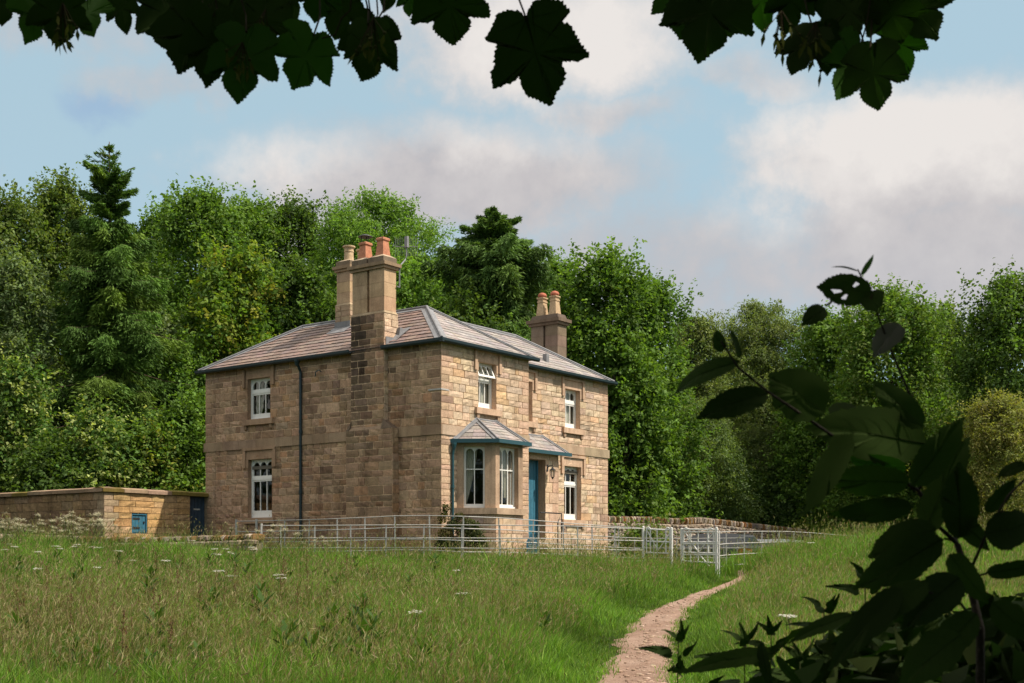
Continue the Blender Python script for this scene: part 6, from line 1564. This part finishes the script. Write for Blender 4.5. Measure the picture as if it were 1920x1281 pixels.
SL = [  # attach, tip, depth offset, width, roll, curl, droop
    (1384, 672, 1258, 722, -.06, .62, .75, .5, .10), (1440, 735, 1316, 772, -.04, .72, .45, .4, .08), (1545, 772, 1444, 700, -.05, 1.25, .2, .3, 0), (1352, 660, 1344, 618, -.07, .9, .3, .4, 0), (1390, 672, 1372, 618, -.08, .5, .9, .4, 0),
    (1742, 830, 1528, 796, -.02, .78, .3, .35, .05), (1730, 800, 1640, 716, -.03, .7, .2, .3, 0), (1600, 815, 1496, 958, -.06, .5, -.35, .3, -.25), (1712, 910, 1806, 786, -.05, .75, .1, .4, 0), (1730, 1000, 1812, 820, -.03, .62, -.3, .3, 0),
    (1705, 905, 1548, 900, -.04, .75, -.3, .2, .08), (1712, 950, 1560, 968, -.05, .6, -.3, .2, .08), (1700, 880, 1590, 860, -.03, .7, -.4, .2, 0), (1755, 990, 1632, 1040, -.06, 1.15, .2, .3, .05), (1770, 1010, 1612, 1102, -.08, .78, -.2, .3, .08),
    (1800, 1010, 1800, 872, -.05, 1.0, .2, .3, 0), (1790, 960, 1850, 1030, -.04, .9, .3, .2, 0), (1850, 1000, 1945, 985, -.12, 1.2, .1, .3, .05), (1850, 1075, 1960, 1060, -.1, .62, .3, .3, .05), (1800, 1080, 1700, 1165, -.11, 1.0, .2, .3, .1), (1740, 1090, 1590, 1180, -.12, .6, .3, .3, .1),
    (1636, 548, 1534, 540, .05, 1.0, .3, .3, -.1), (1632, 545, 1642, 582, .05, 1.3, .2, .3, 0), (1548, 576, 1508, 604, .05, .8, .3, .3, .05), (1616, 515, 1640, 478, .05, .42, .9, .3, 0), (1610, 506, 1562, 498, .05, .2, .9, .4, 0), (1925, 868, 1872, 892, -.1, .8, .4, .3, 0),
    (1860, 1130, 1940, 1200, -.1, .9, .2, .3, .05), (1830, 1150, 1745, 1235, -.12, .9, .3, .3, .1), (1850, 960, 1905, 900, -.1, .8, .3, .3, 0), (1780, 1040, 1850, 1130, -.08, .8, .2, .3, 0), (1690, 1100, 1560, 1240, -.13, .55, .2, .3, .1), (1800, 1190, 1690, 1275, -.14, .95, .2, .3, .1)]
for q in SL:
    hol = [(.10, .33, .03), (-.13, .5, .03), (-.05, .66, .035), (.14, .62, .03), (.05, .74, .025), (-.2, .38, .025)] if q[:2] == (1636, 548) else ()
    big_leaf('leaf', shrub, Q_(q[0], q[1], q[4]), P(q[2], q[3], YS + q[4] + rs.uniform(-.03, .03)), ov_outline(rs, .36), q[5] * (.84 if 840 < q[1] < 1120 else 1), (q[6], 0), q[7], rs, None, OV_RIBS if q[5] > .6 else (), None, q[8], hol)
big_leaf('withered_leaf', shrub, Q_(1686, 605, .06), P(1640, 664, YS + .05), ov_outline(rs, .36), 1.0, (.4, 0), .5, rs, (.10, .095, .085)); tag(bpy.data.objects['withered_leaf'], 'grey withered leaf on the tall twig')
big_leaf('withered_leaf', shrub, Q_(1555, 768, .02), P(1610, 772, YS + .03), ov_outline(rs, .36), .9, (.4, 0), .5, rs, (.11, .10, .09))
mb = MB()
for a, b in (((1545, 775), (1515, 787)), ((1742, 835), (1722, 880)), ((1636, 552), (1632, 560)), ((1712, 910), (1722, 925)), ((1770, 1010), (1790, 1015)), ((1850, 1000), (1880, 945)), ((1800, 1085), (1812, 1090)), ((1548, 574), (1560, 566)), ((1850, 1075), (1816, 1085))): mb.tube([Q_(*a) - BO, Q_(*b) - BO], .0014, (.045, .04, .02), k=5)
mb.build('leaf_stalk', M_NEAR, shrub)

# ---- nettles along the bottom
def nettle(label, px, py, Y, size, seed, tiers=5):
    rng = random.Random(seed); top = P(px, py, Y); x, y = top.x, top.y; zg = gz1(x, y); t = thing('nettle_plant', label, 'plant', (x, y, zg), group='nettles along the bottom edge'); o = Vector(t.location)
    lean = Vector((rng.uniform(-.03, .03), rng.uniform(-.03, .03), 0)); H = top.z - zg
    mb = MB(); mb.tube([(0, 0, -.03), lean * .5 + Vector((0, 0, H * .6)), Vector((0, 0, H))], .0028, (.04, .05, .018), k=6, r1=.001); mb.build('stem', M_NEAR, t, smooth=True)
    z = H; n = 0
    while z > H - size * 2.4 and n < tiers * 2:
        k = min(1, .35 + n * .16); a0 = rng.uniform(-.4, .4) + (n % 2) * math.pi / 2
        for s in (0, 1):
            a = a0 + s * math.pi + rng.uniform(-.2, .2); L_ = size * k * rng.uniform(.85, 1.15); up = 1.5 - .42 * n; d = Vector((math.cos(a), math.sin(a) * .8, up * .6)).normalized()
            c = Vector((0, 0, z)) + o; st = c + d * L_ * .22
            big_leaf('leaf', t, st, st + d * L_, nettle_outline(rng), 1.0, (rng.uniform(.3, 1.0), 0), .3, rng, None, (), None, .35)
        z -= size * (.14 + .14 * min(n, 4)); n += 1
nettle('small nettle beside the foot of the path', 1272, 1198, 2.2, .075, 1, 4)
nettle('nettle with long drooping leaves right of the small path nettle', 1395, 1205, 2.0, .085, 2, 4)
nettle('thin tipped nettle in front of the straw coloured grass', 1446, 1186, 2.3, .07, 3, 4)
nettle('taller nettle standing below the lowest elm leaf', 1545, 1142, 2.1, .085, 4, 5)
nettle('tall nettle with its top against the bright meadow', 1622, 1078, 2.3, .085, 5, 6)
nettle('dense nettle at the lower right among the shrub stems', 1680, 1160, 1.9, .09, 6, 5)
nettle('nettle low at the bottom beneath the elm shrub', 1600, 1205, 1.8, .085, 7, 4)
nettle('nettle in the bottom right corner', 1880, 1150, 2.0, .085, 8, 5)
nettle('nettle right of the elm stem', 1800, 1185, 2.2, .085, 9, 5)
nettle('short nettle sprouting at the bottom edge', 1500, 1235, 1.9, .08, 10, 4)
for i, (a, b, Y, w) in enumerate((((1452, 1222), (1288, 1246), 1.7, .38), ((1425, 1205), (1440, 1290), 1.7, .5), ((1455, 1230), (1500, 1290), 1.7, .5), ((1600, 1150), (1490, 1190), 1.6, .45), ((1560, 1210), (1690, 1165), 1.65, .5))):
    big_leaf('leaf', shrub, P(a[0], a[1], Y), P(b[0], b[1], Y - .02), ov_outline(rs, .3), w, (.3, 0), .4, rs, None, OV_RIBS, None, .2)
def bank():
    rng = np.random.default_rng(44); c = P(1760, 1400, 2.0); t = thing('bramble_bush', 'dark tangled bramble filling the bottom right corner', 'shrub', (c.x, c.y, gz1(c.x, c.y))); o = np.array(t.location); B, Rr = [], []
    for k in range(620):
        px = rng.uniform(1420, 2150); Y = rng.uniform(1.6, 2.9); lim = np.interp(px, [1420, 1500, 1580, 1680, 1760, 1920, 2150], [1272, 1225, 1170, 1120, 1095, 1080, 1000]) + 150 * rng.random() ** 1.6; x = (px - 960) / F * Y
        top = EYE + (HZ - lim) / F * Y; r_ = rng.uniform(.07, .13); B.append(np.array([x, Y, rng.uniform(max(.3, top - .5), top - r_)]) - o); Rr.append(r_)
    V, Q, cc = leaf_cloud(B, Rr, 46000, .066, rng, [(.022, .038, .010), (.019, .032, .009), (.03, .046, .012)], aspect=.55, shell=.2)
    np_mesh('foliage', V, Q, M_NEAR, t, cc); mb = MB()
    for b in B[::3]: mb.tube([(b[0] * .6, b[1] * .6, 0), (b[0] * .9, b[1] * .9, b[2] * .6), b], .004, (.05, .035, .025), k=5, r1=.0015)
    mb.build('stem', M_BARK, t)
bank()
# ================================================================== SKY, SUN, CAMERA
SUN = Vector((.978, -.196, 0)).normalized(); EL = R(52)
def world():
    w = bpy.data.worlds.new('World'); S.world = w; w.use_nodes = True; nt = w.node_tree; nt.nodes.clear(); L = nt.links
    out = N(nt, 'ShaderNodeOutputWorld'); bg = N(nt, 'ShaderNodeBackground'); L.new(bg.outputs[0], out.inputs[0])
    sky = N(nt, 'ShaderNodeTexSky', sky_type='NISHITA'); sky.sun_disc = False; sky.sun_elevation = EL; sky.sun_rotation = math.atan2(SUN.x, SUN.y); sky.air_density = 1.0; sky.dust_density = 1.5; sky.ozone_density = 1.0
    co = N(nt, 'ShaderNodeTexCoord').outputs['Generated']; sp = N(nt, 'ShaderNodeSeparateXYZ'); L.new(co, sp.inputs[0])
    def M(op, a, b=None, c=None, clamp=False):
        n = N(nt, 'ShaderNodeMath', operation=op); n.use_clamp = clamp
        for i, v in enumerate((a, b, c)):
            if v is None: continue
            if isinstance(v, (int, float)): n.inputs[i].default_value = v
            else: L.new(v, n.inputs[i])
        return n.outputs[0]
    ay = M('MAXIMUM', M('ABSOLUTE', sp.outputs[1]), .05); u0 = M('DIVIDE', sp.outputs[0], ay); v0 = M('DIVIDE', sp.outputs[2], ay)
    n1 = noise(nt, co, 4.5, 7, .6); n2 = noise(nt, co, 11, 6, .62); n3 = noise(nt, co, 2.3, 5, .55)
    u = M('ADD', u0, M('MULTIPLY', M('SUBTRACT', n1, .5), .26)); v = M('ADD', v0, M('MULTIPLY', M('SUBTRACT', n2, .5), .085))
    def blob(px, py, rx, ry, wgt, soft=.55):
        a = M('DIVIDE', M('SUBTRACT', u, (px - 960) / F), rx / F); b = M('DIVIDE', M('SUBTRACT', v, (HZ - py) / F), ry / F)
        d = M('SQRT', M('ADD', M('MULTIPLY', a, a), M('MULTIPLY', b, b)))
        mr = N(nt, 'ShaderNodeMapRange', interpolation_type='SMOOTHSTEP'); mr.inputs[1].default_value = 1 + soft; mr.inputs[2].default_value = 1 - soft; mr.inputs[3].default_value = 0; mr.inputs[4].default_value = wgt; L.new(d, mr.inputs[0]); return mr.outputs[0]
    def mx(lst):
        o = lst[0]
        for q in lst[1:]: o = M('MAXIMUM', o, q)
        return o
    dens = mx([blob(1020, 60, 330, 120, .95, .7), blob(800, 335, 430, 105, .92, .7), blob(1760, 290, 330, 140, 1.0, .5), blob(1800, 480, 420, 140, .82, .7), blob(560, 430, 300, 90, .75, .7), blob(1250, 500, 330, 130, .7, .7), blob(280, 150, 150, 50, .5, .8), blob(120, 50, 220, 70, .45, .8), blob(1180, 215, 130, 40, .62, .8), blob(1390, 150, 150, 40, .6, .8)])
    n4 = noise(nt, co, 26, 6, .6)
    fb = M('ADD', M('ADD', M('MULTIPLY', M('SUBTRACT', n1, .5), 1.15), M('MULTIPLY', M('SUBTRACT', n2, .5), .75)), M('MULTIPLY', M('SUBTRACT', n4, .5), .8))
    cm = N(nt, 'ShaderNodeMapRange', interpolation_type='SMOOTHSTEP'); cm.inputs[1].default_value = .02; cm.inputs[2].default_value = .92; L.new(M('ADD', dens, fb), cm.inputs[0]); cloud = cm.outputs[0]
    # cloud colours: sunlit cream tops, dull mauve bases
    top = mx([blob(1060, 60, 300, 120, .95, .8), blob(1720, 235, 330, 110, .95, .6), blob(470, 290, 190, 60, .8, .8), blob(1560, 330, 160, 70, .7, .8), blob(900, 250, 250, 40, .5, .9)])
    cc = N(nt, 'ShaderNodeMix', data_type='RGBA'); cc.inputs[6].default_value = (.54, .505, .515, 1); cc.inputs[7].default_value = (.86, .805, .765, 1); L.new(M('ADD', M('ADD', top, M('MULTIPLY', fb, 1.0)), .08, clamp=True), cc.inputs[0])
    low = blob(1500, 620, 900, 150, .5, .9); cd = N(nt, 'ShaderNodeMix', data_type='RGBA'); cd.inputs[7].default_value = (.49, .49, .53, 1); L.new(cc.outputs[2], cd.inputs[6]); L.new(low, cd.inputs[0])
    # the blue between them: sky texture thinned by milky haze
    sc = mul(nt, sky.outputs[0], (SKYK,) * 3); hz = N(nt, 'ShaderNodeMix', data_type='RGBA'); hz.inputs[0].default_value = .82; hz.inputs[7].default_value = (.47, .655, .75, 1); L.new(sc, hz.inputs[6])
    deep = N(nt, 'ShaderNodeMix', data_type='RGBA'); deep.inputs[7].default_value = (.30, .44, .66, 1); L.new(hz.outputs[2], deep.inputs[6]); L.new(blob(160, 200, 62, 26, .55, .9), deep.inputs[0])
    fin = N(nt, 'ShaderNodeMix', data_type='RGBA'); L.new(M('MULTIPLY', cloud, .93), fin.inputs[0]); L.new(deep.outputs[2], fin.inputs[6]); L.new(cd.outputs[2], fin.inputs[7])
    hi = N(nt, 'ShaderNodeMapRange', interpolation_type='SMOOTHSTEP'); hi.inputs[1].default_value = .5; hi.inputs[2].default_value = 1.3; hi.inputs[3].default_value = 1 / BGS / 2 ** EXPO; hi.inputs[4].default_value = 1.9 / BGS / 2 ** EXPO; L.new(v0, hi.inputs[0])
    hm = N(nt, 'ShaderNodeMapRange', interpolation_type='SMOOTHSTEP'); hm.inputs[1].default_value = .5; hm.inputs[2].default_value = 1.0; hm.inputs[4].default_value = .85; L.new(v0, hm.inputs[0])
    wm = N(nt, 'ShaderNodeMix', data_type='RGBA'); wm.inputs[7].default_value = (.74, .665, .59, 1); L.new(fin.outputs[2], wm.inputs[6]); L.new(hm.outputs[0], wm.inputs[0])
    vm = N(nt, 'ShaderNodeVectorMath', operation='SCALE'); L.new(wm.outputs[2], vm.inputs[0]); L.new(hi.outputs[0], vm.inputs['Scale']); k = vm.outputs[0]; L.new(k, bg.inputs[0]); bg.inputs[1].default_value = BGS
BGS, SKYK, EXPO = .12, .12, .35
world()
sl = bpy.data.lights.new('sun', 'SUN'); sl.energy = 4.8; sl.angle = R(.55); sl.color = (1, .915, .79)
so = bpy.data.objects.new('sun', sl); COL.objects.link(so); so.location = (20, -10, 40)
dvec = Vector((SUN.x * math.cos(EL), SUN.y * math.cos(EL), math.sin(EL))); so.rotation_euler = dvec.to_track_quat('Z', 'Y').to_euler()
cam = bpy.data.cameras.new('camera'); co_ = bpy.data.objects.new('camera', cam); COL.objects.link(co_); co_.location = (0, 0, EYE); co_.rotation_euler = (R(90), 0, 0)
cam.sensor_width = 36; cam.lens = F / 1920 * 36; cam.shift_y = (HZ - 640.5) / 1920; cam.clip_start = .05; cam.clip_end = 2000
cam.dof.use_dof = True; cam.dof.focus_distance = 33; cam.dof.aperture_fstop = 17
S.camera = co_
S.view_settings.view_transform = 'Standard'; S.view_settings.look = 'None'; S.view_settings.exposure = EXPO; S.view_settings.gamma = 1
S.render.engine = 'CYCLES'; c = S.cycles; c.max_bounces = 6; c.diffuse_bounces = 3; c.glossy_bounces = 3; c.transmission_bounces = 4; c.transparent_max_bounces = 8; c.caustics_reflective = False; c.caustics_refractive = False; c.use_denoising = True
